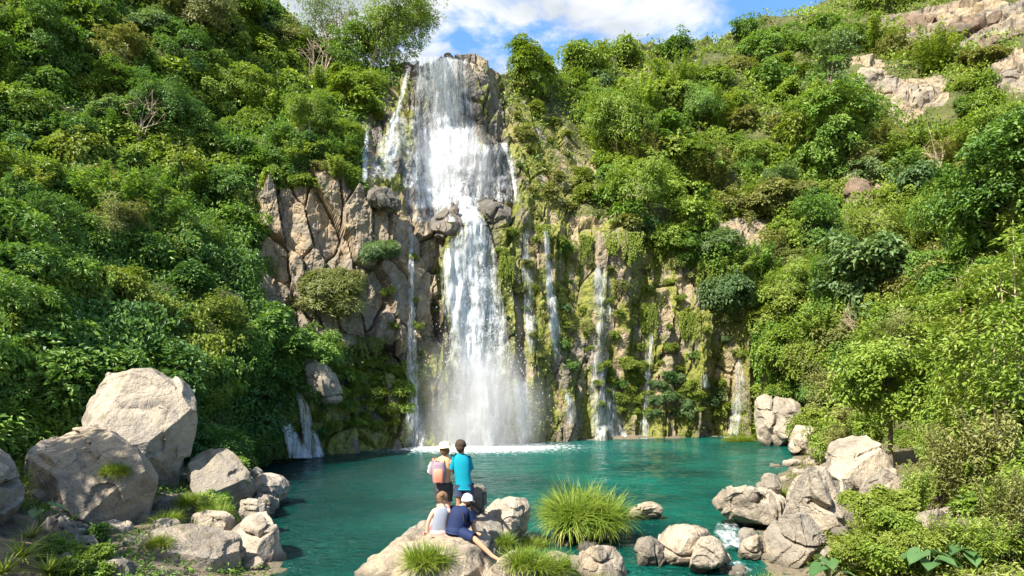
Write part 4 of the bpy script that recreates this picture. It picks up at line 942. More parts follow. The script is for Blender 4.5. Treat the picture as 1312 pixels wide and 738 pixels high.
for (px, py, s, v, mt, side) in _vx+[(330,250,1.1,1,'lime',0),(318,330,1.1,1,'mid',0),(342,330,.8,1,'olive',0),(290,300,1.,0,'mid',0),(230,250,1.1,0,'bright',0),(180,270,1,1,'mid',0),(265,215,1,0,'olive',0),(120,290,.9,0,'dark',0),(410,438,.6,2,'olive',0),(470,432,.6,2,'olive',0),
                               (800,300,.8,0,'lime',1),(855,315,.9,0,'lime',1),(905,335,.8,1,'lime',1),(950,345,1.1,1,'lime',1),(985,390,1.1,1,'lime',1),(1005,420,1.2,1,'mid',1),(1035,330,1.3,1,'olive',1),(1050,380,1.2,1,'olive',1),(1130,210,1.2,1,'olive',1),(1215,180,1.4,1,'lime',1),(1240,210,1.3,1,'olive',1),(1000,330,1,0,'bright',1),(690,290,.6,2,'lime',1),(740,310,.6,0,'lime',1),(650,330,.5,1,'lime',1),(830,390,.6,1,'lime',1),(880,400,.6,1,'lime',1)]:
    p, nn = hit(px, py)
    if p is None: continue
    o = link('hanging_vine', VINE[v]); o.location = p-np.array([0, .5, 0]) if (px, py, s, v, mt, side) not in _vx else p+unit(np.array([0, 0, H])-p)*1.3; o.scale = (s, s, s); o.rotation_euler = (0, 0, math.atan2(-p[0], p[1])+rng.uniform(-.3, .3)*1.)
    o.material_slots[0].link = 'OBJECT'; o.material_slots[0].material = M[mt]
    tag(o, ['leafy vine trailing down the left hillside by the tan cliff', 'leafy vine trailing down the right wall and slope'][side], 'vine', ['vines on the left', 'vines on the right'][side])

# carpet of small leaves over all the soil, too many to count
def carpet(name, n, mask, L, W, mat, label, lift=.12):
    fc = rng.uniform(0, len(cols)-1.01, n*2); frw = rng.uniform(0, NR-1.01, n*2)
    # choose evenly over the picture rather than over the grid columns
    pxs = rng.uniform(-300, 1620, n*2); fc = np.interp(pxs, cols, np.arange(len(cols))); c0 = fc.astype(int).clip(0, len(cols)-2); r0 = frw.astype(int)
    keep = mask[r0, c0] > rng.uniform(0, 1, n*2)
    c0, r0, fc, frw = c0[keep][:n], r0[keep][:n], fc[keep][:n], frw[keep][:n]
    a = (fc-c0)[:, None]; b = (frw-r0)[:, None]
    P_ = (POS[r0, c0]*(1-a)+POS[r0, c0+1]*a)*(1-b)+(POS[r0+1, c0]*(1-a)+POS[r0+1, c0+1]*a)*b
    N_ = NORM[r0, c0]
    k = 5; m = len(P_)
    off = rng.normal(size=(m, k, 3))*L*.9
    PP = (P_+N_*lift)[:, None]+off+N_[:, None]*rng.uniform(0, lift*2.5, (m, k, 1))
    D = off/L+N_[:, None]*.5+rng.normal(size=off.shape)*.4; NN = N_[:, None]+np.array([0, 0, .6])+rng.normal(size=off.shape)*.4
    sc_ = np.repeat(np.clip(P_[:, 1]/42, .55, 1.4), k)
    ti = np.clip(.35*(fbm(P_[:, 0]*.5, P_[:, 1]*.5, P_[:, 2]*.5, 3, 9)+.5)[:, None]+.7*rng.uniform(0, 1, (m, k)), 0, 1).ravel()
    V, Qd, T = leaves(PP.reshape(-1, 3), D.reshape(-1, 3), NN.reshape(-1, 3), L*rng.uniform(.6, 1.3, m*k)*sc_, W*rng.uniform(.7, 1.3, m*k)*sc_, ti)
    o = link(name, mesh_np(name, V, Qd, M[mat], False, None, dict(tint=T))); return tag(o, label, None, None, 'stuff')
nz_ = fbm(PX*.02, PY*.02, PX*0, 3, 123)
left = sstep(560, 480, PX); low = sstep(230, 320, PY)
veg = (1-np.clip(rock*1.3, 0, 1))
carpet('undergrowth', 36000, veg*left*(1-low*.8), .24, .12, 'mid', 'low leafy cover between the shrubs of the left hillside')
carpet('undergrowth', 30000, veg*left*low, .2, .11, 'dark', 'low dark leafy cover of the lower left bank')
carpet('undergrowth', 44000, veg*(1-left)*sstep(-.5, .0, nz_), .24, .12, 'bright', 'low leafy cover between the shrubs of the right hillside')
carpet('dry_undergrowth', 9000, veg*(1-left)*sstep(.0, -.35, nz_)+RM['slope']*.5+RM['band']*.12+RM['outcrop']*.04, .24, .07, 'olive', 'dry tawny ground cover on the right hillside')
mz = fbm(X3*.6, YY*.6, Z3*.22, 3, 131)
carpet('moss_cover', 16000, (RM['curtain']*.9+RM['under']*.8+.5*RM['slope'])*sstep(.02, .4, mz)*(1-sstep(.5, .9, wet)*.6), .11, .07, 'lime', 'moss and small ferns on the wet wall', .05)
carpet('moss_cover', 2500, (RM['cliff'])*sstep(.25, .6, mz), .13, .05, 'olive', 'dry moss in the joints of the tan cliff', .05)

# ---- trees with trunk, limbs and crown
def tree(name, label, base, h, R0, lean=(0, 0), nb=14, mat='mid', L=.2, W=.11, trunk_r=.1, bark='bark', zlo=.45, flat=.6, dens=1., cr=.42, seed=0, group=None, ztop=1., stems=1, cat='tree', sink=.3):
    r = np.random.default_rng(900+seed)
    root = empty(name, base); tag(root, label, cat, group)
    tubes = []; tips = []
    for s_ in range(stems):
        b0 = np.array([r.normal()*.12*(stems > 1), r.normal()*.12*(stems > 1), -sink]); top = np.array([lean[0]*h+r.normal()*.2*stems**.5, lean[1]*h+r.normal()*.2, h*ztop*r.uniform(.85, 1)])
        k = 9; s = np.linspace(0, 1, k)[:, None]; path = b0*(1-s)+top*s+np.cumsum(r.normal(size=(k, 3))*.025*h/3, 0)*s
        tubes.append(tube(path, trunk_r*(1-.8*s[:, 0]), 7))
        for j in range(nb//stems):
            f = zlo+(1-zlo)*r.uniform(0, .95); i = f*(k-1); p0 = path[int(i)]
            az = r.uniform(0, 6.28); rr = R0*np.sqrt(max(.12, 1-((f-(zlo+1)/2)/(.62*(1-zlo)))**2))*r.uniform(.6, 1.05)
            e = p0+np.array([math.cos(az)*rr, math.sin(az)*rr, r.uniform(.15, .7)*rr*flat+.05*h])
            mid = (p0+e)/2+np.array([0, 0, -.08*rr])+r.normal(size=3)*.08*rr
            bp = np.array([p0, (p0+mid)/2, mid, (mid+e)/2+r.normal(size=3)*.04*rr, e]); tubes.append(tube(bp, trunk_r*.42*np.array([1, .8, .6, .4, .2])*(1-.5*f), 5))
            for q in (.5, .72, .88, 1.): tips.append(p0*(1-q)**2+2*mid*q*(1-q)+e*q*q+r.normal(size=3)*.12*rr)
        tips.append(top)
    V, Qd = merge(tubes); tr = link('trunk', mesh_np('trunk', V, Qd, M[bark])); tr.parent = root
    tips = np.array(tips); tips = np.concatenate([tips, tips+r.normal(size=tips.shape)*cr*.9])
    out = unit(tips-np.array([lean[0]*h, lean[1]*h, h*(zlo+.1)]))+[0, 0, .7]
    per = int(dens*2*3.14*cr**2/(L*W*.5)*.6)
    me = leaf_mesh('crown', [clumps(r, tips, out+r.normal(size=out.shape)*.3, cr*r.uniform(.6, 1.3, len(tips)), per, L, W)], mat)
    cw = link('crown', me); cw.parent = root
    return root
def foot(px, py):
    p, n_ = hit(px, py); return p
def gfoot(px, py, Y):
    x = (px-CX)*Y/F; return np.array([x, Y, gz(x, Y)])
tree('tree', 'small tree with a dark slender trunk on the right bank', gfoot(1142, 585, 22.5), 4.1, 1.75, (.02, 0), 24, 'bright', .16, .09, .10, zlo=.55, cr=.36, dens=.8, seed=1)
tree('tree', 'wispy sparse tree on the skyline left of the upper fall, leaning right', np.array(foot(470, 98)), 7.6, 2.6, (.25, 0), 22, 'bright', .30, .05, .14, 'palebark', .35, .3, .35, .55, 2)
tree('tree', 'thin feathery tree on the skyline nearest the upper fall', np.array(foot(497, 95)), 6.4, 2.4, (.28, 0), 22, 'bright', .30, .05, .13, 'palebark', .4, .3, .4, .55, 3)
tree('tree', 'tall thin grey tree on the left skyline at the frame top', np.array(foot(402, 72)), 6.5, 2.2, (.03, 0), 16, 'blue', .28, .05, .10, 'palebark', .35, .5, .22, .5, 4)
tree('tree', 'bare looking slim tree on the left skyline between shrubs', np.array(foot(428, 82)), 5.4, 1.6, (.05, 0), 12, 'olive', .26, .05, .08, 'palebark', .45, .6, .2, .4, 5)
tree('tree', 'spire shaped tree on the crest right of the upper fall', np.array(foot(672, 116)), 4.4, 1.0, (0, 0), 46, 'bright', .22, .09, .13, zlo=.05, cr=.38, seed=6, flat=.25)
tree('tree', 'small conical tree behind the spire shaped one on the crest', np.array(foot(694, 112)), 2.4, .75, (0, 0), 26, 'bright', .22, .09, .1, zlo=.08, cr=.34, seed=16, flat=.3)
tree('tree', 'round bushy tree breaking the skyline at the crest', np.array(foot(752, 102)), 2.5, 1.7, (0, 0), 24, 'bright', .27, .15, .14, zlo=.3, cr=.55, seed=7)
tree('tree', 'rounded tree on the skyline right of the crest gap', np.array(foot(800, 92)), 2.0, 1.8, (0, 0), 18, 'bright', .27, .15, .13, zlo=.3, cr=.55, seed=8)
tree('tree', 'small lone tree on the right hand skyline', np.array(foot(868, 80)), 1.8, 1.5, (0, 0), 14, 'mid', .27, .14, .13, zlo=.35, cr=.5, seed=17)
tree('tree', 'tiny tree standing alone on the open ridge', np.array(foot(955, 52)), 2.3, 1.2, (0, 0), 10, 'mid', .27, .14, .1, zlo=.4, cr=.45, seed=18)
p = foot(1112, 398); tree('tree', 'pale blue green tree with big lobed leaves on the right slope', p, 4.2, 2.3, (-.05, -.1), 28, 'blue', .40, .24, .12, 'palebark', .3, .6, .9, .55, 9)
p = foot(1285, 325); tree('tree', 'dense dark tree high on the right edge of the photo', p, 5.5, 2.4, (0, -.1), 34, 'dark', .22, .13, .14, zlo=.2, cr=.5, seed=10)
p = foot(1062, 215); tree('tree', 'big shadowy tree in the middle of the right hillside', p, 5.6, 3.0, (0, -.1), 34, 'mid', .26, .14, .16, zlo=.15, cr=.6, seed=11)
for k, (px, py, Y, h, ln, mt, lab) in enumerate([(1262, 640, 16.5, 6.0, .03, 'lime', 'tall slim sapling with a pale bare stem at the right edge'), (1292, 650, 15.5, 6.3, .04, 'bright', 'second tall sapling with a leaning pale stem, nearer the right edge'), (1238, 620, 18.5, 6.0, -.01, 'bright', 'slender sapling with sparse leaves behind the pale stemmed ones'),
                                        (1222, 600, 21, 4.2, .05, 'bright', 'bushy sapling right of the dark trunked tree'), (1330, 640, 14.5, 6.2, .0, 'bright', 'sapling mostly beyond the right frame edge'),
    (1212, 590, 22, 4.8, .03, 'lime', 'yellow green sapling between the bushy sapling and the tall pale stems'), (1100, 530, 33, 5.2, .02, 'bright', 'thin sapling rising behind the sloping rock slab'), (1060, 510, 37, 4.2, -.03, 'olive', 'thin olive sapling above the far right shore rocks'), (1275, 600, 19, 6.4, -.02, 'lime', 'yellow leaved sapling behind the two pale stemmed ones'), (1245, 570, 24, 6.0, .02, 'bright', 'tall green sapling behind the yellow leaved one')]):
    tree('sapling', lab, gfoot(px, py, Y), h, .95 if k != 3 else 1.1, (ln, 0), 20, mt, .15, .07, .045, 'palebark' if k < 2 or k == 4 else 'bark', .28, .5, .38, .3, 30+k, None, 1., 2 if k < 2 else 1, 'sapling')
for k, (px, py, Y, R_, lab) in enumerate([(60, 535, 20.5, 2.2, 'big leafy thicket tree low on the left edge behind the boulders'), (175, 520, 23, 2.1, 'leafy thicket tree above the tall pale boulder'), (262, 545, 28.5, 1.7, 'dark tree between the tall pale boulder and the twin cascade')]):
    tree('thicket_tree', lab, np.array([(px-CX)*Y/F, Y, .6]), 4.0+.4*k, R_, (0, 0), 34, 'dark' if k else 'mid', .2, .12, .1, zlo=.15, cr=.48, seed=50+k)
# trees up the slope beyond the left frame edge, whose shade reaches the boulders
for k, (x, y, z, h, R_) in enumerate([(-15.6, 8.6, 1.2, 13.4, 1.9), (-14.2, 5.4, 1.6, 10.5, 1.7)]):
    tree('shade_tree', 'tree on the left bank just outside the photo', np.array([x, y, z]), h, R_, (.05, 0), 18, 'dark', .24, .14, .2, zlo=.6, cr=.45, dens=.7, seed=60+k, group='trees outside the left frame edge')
# small trees standing out of the cover: four kinds built once, then copied with their parts
def copy_tree(root, loc, s, rz, label, group, mat):
    c = root.copy(); COL.objects.link(c); c.location = loc; c.scale = (s, s, s*rng.uniform(.9, 1.2)); c.rotation_euler = (rng.uniform(-.1, .1), rng.uniform(-.1, .1), rz); c['label'] = label; c['group'] = group
    for ch in root.children:
        d = ch.copy(); COL.objects.link(d); d.parent = c
        if ch.name.startswith('crown'): d.material_slots[0].link = 'OBJECT'; d.material_slots[0].material = M[mat]
    return c
GT = [('small tree standing clear of the shrubs on the left hillside', 'small trees on the left hillside'), ('small tree standing clear of the shrubs on the right hillside', 'small trees on the right hillside')]
PRO = [tree('hillside_tree', GT[0][0], np.array([0, 0, -60.]), 3.6, 1.7, (.05, 0), 18, 'mid', .22, .12, .09, 'palebark', .45, .35, .6, .42, 70, GT[0][1]), tree('hillside_tree', GT[0][0], np.array([0, 0, -60.]), 4.6, 1.5, (-.08, 0), 22, 'mid', .20, .10, .08, 'bark', .3, .5, .5, .38, 71, GT[0][1], 1., 2),
       tree('hillside_tree', GT[0][0], np.array([0, 0, -60.]), 4.2, 2.3, (.1, 0), 20, 'mid', .26, .06, .10, 'palebark', .55, .2, .55, .5, 72, GT[0][1]), tree('hillside_tree', GT[0][0], np.array([0, 0, -60.]), 3.2, 1.6, (0, 0), 20, 'mid', .3, .2, .08, 'bark', .4, .4, .6, .42, 73, GT[0][1])]
k = 0
for side, poly, sp, mts in [(0, [(0,-10),(330,0),(480,100),(460,215),(320,230),(320,420),(300,540),(0,500)], 74, ['bright', 'mid', 'dark', 'lime', 'mid', 'olive']), (1, [(740,150),(880,125),(1060,60),(1320,20),(1320,520),(1060,470),(960,340),(810,290),(770,220)], 66, ['bright', 'lime', 'mid', 'bright', 'olive', 'blue'])]:
    for (px, py) in darts(poly, sp, 3000, [(a_, m_+22) for a_, m_ in AV]):
        p, _n = hit(px, py+14)
        if p is None or p[1] < 17: continue
        s_ = rng.uniform(26, 50)*p[1]/F/2.6; s_ = min(1.5, max(.5, s_))
        copy_tree(PRO[k % 4], p-np.array([0, .3, .2]), s_, rng.uniform(0, 6.28), GT[side][0], GT[side][1], mts[rng.integers(6)]); k += 1
for q in PRO:
    for ch in list(q.children): bpy.data.objects.remove(ch)
    bpy.data.objects.remove(q)
# leafless stems
def twigs(seed):
    r = np.random.default_rng(seed); ps = []
    for k in range(9):
        e = np.array([r.normal()*.5, r.normal()*.5, r.uniform(1.2, 2.6)]); m_ = e*[.3, .3, .55]+r.normal(size=3)*.08; ps.append(tube(np.array([[r.normal()*.1, r.normal()*.1, -.3], m_, e]), [.035, .022, .008], 5))
        for j in range(4):
            f = r.uniform(.4, .95); b0 = m_*(1-f)+e*f; ps.append(tube(np.array([b0, b0+r.normal(size=3)*.22+[0, 0, .2], b0+r.normal(size=3)*.3+[0, 0, .4]]), [.012, .008, .004], 4))
    V, Qd = merge(ps); return mesh_np('bare_stems', V, Qd, M['palebark'])
TW = [twigs(880), twigs(881), twigs(882)]
for (px, py, s_) in [(190,190,1.2),(420,95,1.2),(405,100,1.),(1190,230,1.1),(1220,430,1.1),(1160,470,.9),(1090,440,.9)]:
    p, _n = hit(px, py)
    if p is None: continue
    o = link('bare_stems', TW[rng.integers(3)]); o.location = p-np.array([0, .9, .3]); o.scale = (s_,)*3; o.rotation_euler = (rng.uniform(-.2, .2), rng.uniform(-.3, .3), rng.uniform(0, 6))
    tag(o, 'clump of bare pale stems among the green of the %s hillside' % ('left' if px < 600 else 'right'), 'shrub', 'bare stems on the %s hillside' % ('left' if px < 600 else 'right'))
# single shrubs with a look of their own
p = foot(415, 392); put(FEATH[0], 'feathery_shrub', p-np.array([0, .6, 0]), 2.0, 1.6, 'olive', 'grey olive feathery shrub spilling over the tan cliff', 'shrub', None, squash=.9)
p = foot(440, 372); put(FEATH[1], 'feathery_shrub', p-np.array([0, .3, 0]), 1.2, 1.6, 'olive', 'smaller grey olive shrub above the feathery one on the tan cliff', 'shrub', None)
p = foot(492, 322); put(FEATH[1], 'spiky_shrub', p-np.array([0, .5, .2]), 1.1, 1.6, 'blue', 'tuft of narrow pale leaves growing from the tan cliff face', 'shrub', None)
p = foot(925, 372); put(BUSH[2][0], 'hanging_shrub', p-np.array([0, .6, .6]), 1.9, 2.0, 'blue', 'blue green shrub hanging from the right wall, lower of two', 'shrub', None, squash=1.25)
p = foot(898, 322); put(BUSH[2][1], 'hanging_shrub', p-np.array([0, .6, .2]), 2.0, 2.0, 'blue', 'blue green shrub at the top of the right wall, upper of two', 'shrub', None)
p = foot(725, 325); put(BUSH[0][1], 'wall_shrub', p-np.array([0, .3, 0]), .85, .8, 'mid', 'small dark green shrub on the wall above the slim trickle', 'shrub', None)

# ---- grass and rosettes made of blades
def blades(r, n, rb, l, spread, w_, droop=.7, up=.0, seg=4, tint=(0, 1)):
    az = r.uniform(0, 6.28, n); q = np.sqrt(r.uniform(0, 1, n)); root = np.stack([np.cos(az)*q*rb, np.sin(az)*q*rb, np.zeros(n)+up], 1)
    a2 = az+r.normal(size=n)*.6; ln = l*r.uniform(.55, 1.1, n); th = np.clip(spread*(.25+q)*r.uniform(.5, 1.2, n), 0, 1.5)
    dirh = np.stack([np.cos(a2), np.sin(a2), 0*a2], 1); side = np.stack([-np.sin(a2), np.cos(a2), 0*a2], 1)
    s = np.linspace(0, 1, seg+1); ang = th[:, None]+droop*s[None]**1.5*r.uniform(.5, 1.3, n)[:, None]
    st = ln[:, None]/seg
    dx = np.cumsum(np.sin(ang)*st, 1)-np.sin(ang[:, :1])*st; dz = np.cumsum(np.cos(ang)*st, 1)-np.cos(ang[:, :1])*st
    ctr = root[:, None]+dirh[:, None]*dx[..., None]; ctr[..., 2] += dz
    ww = w_*r.uniform(.7, 1.3, n)[:, None]*np.clip(1.05-s[None]**1.6, .06, 1)
    V = np.stack([ctr+side[:, None]*ww[..., None]*.5, ctr-side[:, None]*ww[..., None]*.5], 2)     # n,seg+1,2,3
    i = np.arange(n*(seg+1)*2).reshape(n, seg+1, 2)
    Qd = np.stack([i[:, :-1, 0], i[:, 1:, 0], i[:, 1:, 1], i[:, :-1, 1]], -1).reshape(-1, 4)
    return V.reshape(-1, 3), Qd, np.repeat(r.uniform(*tint, n), seg)
def tussock(seed, n=700, rb=.3, l=.8, spread=.8, w_=.018, droop=.9, stalks=0, tufts=4):
    """several tufts of unequal height leaning apart, with bent and dead blades among them"""
    r = np.random.default_rng(seed); ps = []
    for k in range(tufts):
        az = 6.28*k/tufts+r.uniform(-.6, .6); d = rb*r.uniform(.3, 1.1)*(k > 0); off = np.array([math.cos(az)*d, math.sin(az)*d, 0]); g = r.uniform(.6, 1.05)
        m = int(n/tufts*r.uniform(.7, 1.3)); R_ = np.array(Matrix.Rotation(r.uniform(.05, .4)*(k > 0), 3, Vector((-math.sin(az), math.cos(az), 0))))
        lo = r.uniform(0, .3)
        for q in (blades(r, m, rb*.55, l*g, spread, w_, droop, tint=(lo, lo+.6)), blades(r, m//2, rb*.6, l*g*.7, spread*1.5, w_, droop*1.3, tint=(.3, .9)), blades(r, m//4, rb*.6, l*g*.8, spread*1.6, w_*.8, droop*1.5, tint=(.85, 1)), blades(r, m//4, rb*.5, l*g, .45, w_*.8, .35, tint=(0, .5))):
            ps.append((q[0]@R_.T+off, q[1], q[2]))
    if stalks: ps.append(blades(r, stalks, rb, l*1.2, spread*.7, w_*.6, .5, tint=(.9, 1)))
    return leaf_mesh('grass_tussock', ps, 'grass')
TUS = [tussock(500+k, 700, .3, .7, .8) for k in range(5)]
big = tussock(510, 3000, .66, 1.05, .75, .03, 1.15, 90, 11)
def place(me, name, loc, s, label, cat, group=None, mat=None, rz=None):
    o = link(name, me); o.location = loc; o.scale = (s, s, s) if np.isscalar(s) else s; o.rotation_euler = (0, 0, rng.uniform(0, 6.28) if rz is None else rz)
    if mat: o.material_slots[0].link = 'OBJECT'; o.material_slots[0].material = M[mat]
    return tag(o, label, cat, group)
def onrock(px, Y, lift=0.): 
    x = (px-CX)*Y/F; return np.array([x, Y, max(drop(x, Y, ROCKOBJ), gz(x, Y), 0)+lift])
place(big, 'grass_tussock', onrock(746, 16.0, -.12), .9, 'large mop of yellow green grass on a rock in the pool', 'grass')
place(TUS[0], 'grass_tussock', onrock(680, 15.3, -.05), (.75, .75, .6), 'small yellow tussock left of the large grass mop', 'grass', mat='lime')
for k, (px, Y, s, lab) in enumerate([(545, 12.15, .85, 'grass tussock hanging on the front of the flat slab'), (668, 12.0, .8, 'shaggy grass tussock at the bottom edge right of the slab'), (705, 12.3, .75, 'yellow grass tussock at the bottom edge below the large mop'), (642, 13.8, .55, 'small green tussock beside the seated man'), (735, 12.2, .6, 'dry grass tuft against the blocky grey boulder'), (775, 12.1, .6, 'grass tuft in front of the blocky grey boulder'),
        (22, 17.5, 1.4, 'tall pale grass at the left edge behind the boulders'), (60, 18.2, 1.2, 'tall grass clump touching the broad overhanging boulder'), (240, 16.2, .6, 'grass tuft in the hollow between left bank boulders'), (272, 15.4, .75, 'bright grass tuft by the upright blocky boulder'), (255, 14.6, .6, 'low grass tuft behind the wide flat topped boulder'), (200, 12.4, .5, 'sprig of grass on the wide flat topped boulder'), (150, 14.6, .55, 'shaded grass tuft under the overhanging boulder'), (215, 14.8, .6, 'ferny grass tuft below the tall pale boulder'),
        (1005, 20.5, .7, 'grass tuft behind the smooth pale boulder'), (985, 11.8, .8, 'bright grass tuft at the bottom edge right of the stream'), (1010, 11.3, .8, 'grass tuft at the bottom edge near the large leaves'), (1160, 12.2, .9, 'yellow green grass clump among the bottom right bushes'), (1260, 12.4, .9, 'grass clump at the bottom right by the half buried boulder'), (1225, 11.5, .9, 'grass clump between large leaves in the bottom right'), (1300, 11.5, 1.1, 'long grass clump in the bottom right corner'), (1120, 11.4, .8, 'grass clump left of the large heart leaves'),
        (160, 33, .1, '')]):
    if not lab: continue
    place(TUS[k % 5], 'grass_tussock', onrock(px, Y, -.04), s, lab, 'grass')
for (x0, x1, y) in [(936, 1008, 560)]:
    for px in np.arange(x0, x1, 7.):
        p = atw(px+rng.uniform(-3, 3), 562+rng.uniform(-3, 4), 0); place(TUS[rng.integers(5)], 'grass_tussock', p+np.array([0, 0, -.05]), (1.15, 1.15, .9), 'low lime grass clump on the far right waterline', 'grass', 'grass clumps on the far right waterline', 'lime')
for k in range(26):
    px = rng.uniform(440, 530); p, _ = hit(px, rng.uniform(470, 545)); place(TUS[rng.integers(5)], 'grass_tussock', p, .7, 'lime grass clump on the ledge left of the long thin trickle', 'grass', 'grass clumps on the ledge under the tan cliff', 'lime')
def rosette(seed, n=70, l=.55, w_=.035):
    r = np.random.default_rng(seed); return leaf_mesh('spiky_plant', [blades(r, n, .04, l, 1.25, w_, .35, .08)], 'grass')
ROS = [rosette(520), rosette(521, 90, .5, .03)]
for k, (px, Y, s, lab) in enumerate([(28, 11.0, .95, 'large spiky rosette in the bottom left corner'), (62, 10.6, .8, 'spiky rosette right of the largest one in the bottom left'), (5, 10.4, .9, 'spiky rosette cut by the left frame edge'), (95, 10.9, .6, 'small spiky rosette beside the low rock in the left corner'), (40, 12.0, .8, 'spiky rosette with reddish tips behind the corner ones')]):
    place(ROS[k % 2], 'spiky_plant', onrock(px, Y, .1), s, lab, 'plant', mat='olive' if k == 4 else 'grass')
# big simple leaves on stalks
def heart_leaf(r, L, tilt, az):
    k = 7; u = np.linspace(-1, 1, 2*k+1); t_ = np.linspace(0, 1, 10)
    w_ = .42*np.sin(np.clip(t_*1.06+.02, 0, 1)**.62*np.pi)**.8*L
    P_ = np.stack([u[None]*w_[:, None], (t_[:, None]-.12*np.abs(u[None])*(1-t_[:, None])*2)*L, -.10*L*(np.abs(u[None])**1.5)*-1-.35*L*t_[:, None]**2+.02*L*np.sin(t_[:, None]*14)*np.abs(u[None])], -1).reshape(-1, 3)
    c, s = math.cos(tilt), math.sin(tilt); Rm = np.array(Matrix.Rotation(az, 3, 'Z'))@np.array(Matrix.Rotation(tilt, 3, 'X'))
    return P_@Rm.T, grid_quads(10, 2*k+1)
def taro(name, label, loc, n, L, h, seed, group=None):
    r = np.random.default_rng(seed); root = empty(name, loc); tag(root, label, 'plant', group)
    for k in range(n):
        az = 6.28*k/n+r.uniform(-.4, .4); hh = h*r.uniform(.7, 1.1); e = np.array([-math.sin(az)*h*.45*r.uniform(.5, 1.2), math.cos(az)*h*.45*r.uniform(.5, 1.2), hh])
        V, Qd = tube(np.array([[0, 0, -.1], [e[0]*.3, e[1]*.3, hh*.6], e]), [.02, .016, .01], 5)
        st = link('stalk', mesh_np('stalk', V, Qd, M['stalk'])); st.parent = root
        V, Qd = heart_leaf(r, L*r.uniform(.75, 1.15), r.uniform(-.5, .15), az); lf = link('leaf', mesh_np('leaf', V+e, Qd, M['bigleaf'], True, None, dict(tint=np.full(len(Qd), r.uniform(.2, .8))))); lf.parent = root
M['bigleaf'] = leaf_mat('large_leaves', [(0, (.05, .12, .035)), (.6, (.09, .18, .06)), (1, (.14, .23, .09))], .3, .42, .2)
M['stalk'] = plain('stalk', (.13, .17, .05), .6)
taro('large_leaved_plant', 'plant with large grey green heart leaves left in the bottom right bushes', onrock(1062, 11.3, .1), 8, .34, .45, 1)
taro('large_leaved_plant', 'plant with the largest heart leaves at the bottom edge on the right', onrock(1190, 10.6), 9, .34, .42, 2)
taro('large_leaved_plant', 'plant with pale heart leaves between the bottom right grasses', onrock(1240, 10.9), 8, .32, .4, 3)
taro('large_leaved_plant', 'small plant with paddle leaves under the overhanging boulder on the left', onrock(52, 13.0), 4, .36, .55, 4)
# foreground and right bank shrubs with visible leaves
sp_ = [(1128,655,14,.5,'lime'),(1172,655,14,.45,'bright'),(1195,600,18.5,.6,'bright'),(1215,580,21,.9,'mid'),(1100,535,30,.8,'bright'),(1170,570,27,.6,'lime'),(1125,565,28,.5,'lime'),(1150,565,29,.6,'bright'),(1185,640,15,.4,'olive'),(1205,625,16.5,.6,'bright'),(1215,610,17,1.,'olive'),(1245,600,17.5,1.1,'bright'),(1270,570,18.5,1.2,'mid'),(1300,590,16,1.2,'bright'),(1280,630,14.5,.9,'olive'),(1310,650,13,.9,'bright'),(1235,640,14.8,.8,'olive'),
       (1118,695,12,.4,'lime'),(1140,690,11.8,.45,'bright'),(1095,712,11.3,.28,'lime'),(1165,712,11,.38,'lime'),(1290,700,11.3,.6,'olive'),(1255,715,10.8,.45,'bright'),(1130,722,10.8,.36,'bright'),(1205,718,11.2,.36,'lime'),(1315,690,11.8,.7,'bright'),(1340,620,14,1.2,'bright'),(1075,560,24,.7,'olive'),(1060,545,27,.9,'bright'),(1095,540,26,1.0,'bright'),(1040,510,36,1.2,'lime'),(1065,500,36,1.2,'bright'),(1085,520,32,1.,'olive'),(1230,540,25,1.2,'bright'),(1265,540,23,1.1,'mid'),(1300,540,21,1.1,'bright'),(1200,540,28,1.,'bright')]
for (px, py, Y, r_, mt) in sp_:
    x = (px-CX)*Y/F; g = max(gz(x, Y), drop(x, Y, ROCKOBJ)); z = H-(py-YH)*Y/F
    reed = px > 1170 and rng.uniform() < .65
    put(BROAD[rng.integers(1, 3)] if reed else BROAD[rng.integers(6)], 'bank_shrub', np.array([x, Y, max(g, min(z, g+.8))-.1*r_]), r_*(.8 if reed else .92), 1.1, mt, 'leafy shrub in the thicket of the right bank', 'shrub', 'shrubs on the right bank', squash=1.7 if reed else None)
for (px, Y, r_, mt) in [(270,17.3,.5,'mid'),(265,16.6,.45,'bright'),(130,13.4,.35,'dark'),(110,11.2,.3,'bright'),(285,22.5,.6,'mid'),(15,14,.5,'bright'),(75,11.6,.35,'mid'),(10,19,1.0,'mid'),(100,20.5,1.2,'mid'),(280,24,1.2,'dark'),(305,28,1.2,'dark'),(230,25,1.5,'dark')]:
    x = (px-CX)*Y/F
    put(BROAD[rng.integers(6)], 'bank_shrub', np.array([x, Y, max(gz(x, Y), drop(x, Y, ROCKOBJ) if Y < 17 else 0)]), r_, 1.1, mt, 'leafy shrub growing among the left bank boulders', 'shrub', 'shrubs on the left bank')
# litter of small leaves and weeds on the right bank soil
def bank_weeds(x0, x1, y0, y1, n, mat, label, gap):
    x = rng.uniform(x0, x1, n); y = rng.uniform(y0, y1, n); sdv = polydist(x, y, POOL); k = (sdv > .5)&(vnoise(x*.6, y*.6, x*0, 33) > gap); x, y = x[k], y[k]
    z = ground_z(x, y); P_ = np.stack([x, y, z], 1); m = 6; off = rng.normal(size=(len(P_), m, 3))*[.1, .1, .06]; off[..., 2] = np.abs(off[..., 2])+.03
    PP = (P_[:, None]+off).reshape(-1, 3); kk = len(PP)
    V, Qd, T = leaves(PP, rng.normal(size=(kk, 3))+[0, 0, .3], rng.normal(size=(kk, 3))*.4+[0, 0, 1], .10*rng.uniform(.5, 1.4, kk), .045, rng.uniform(0, 1, kk))
    tag(link('weeds', mesh_np('weeds', V, Qd, M[mat], False, None, dict(tint=T))), label, kind='stuff')
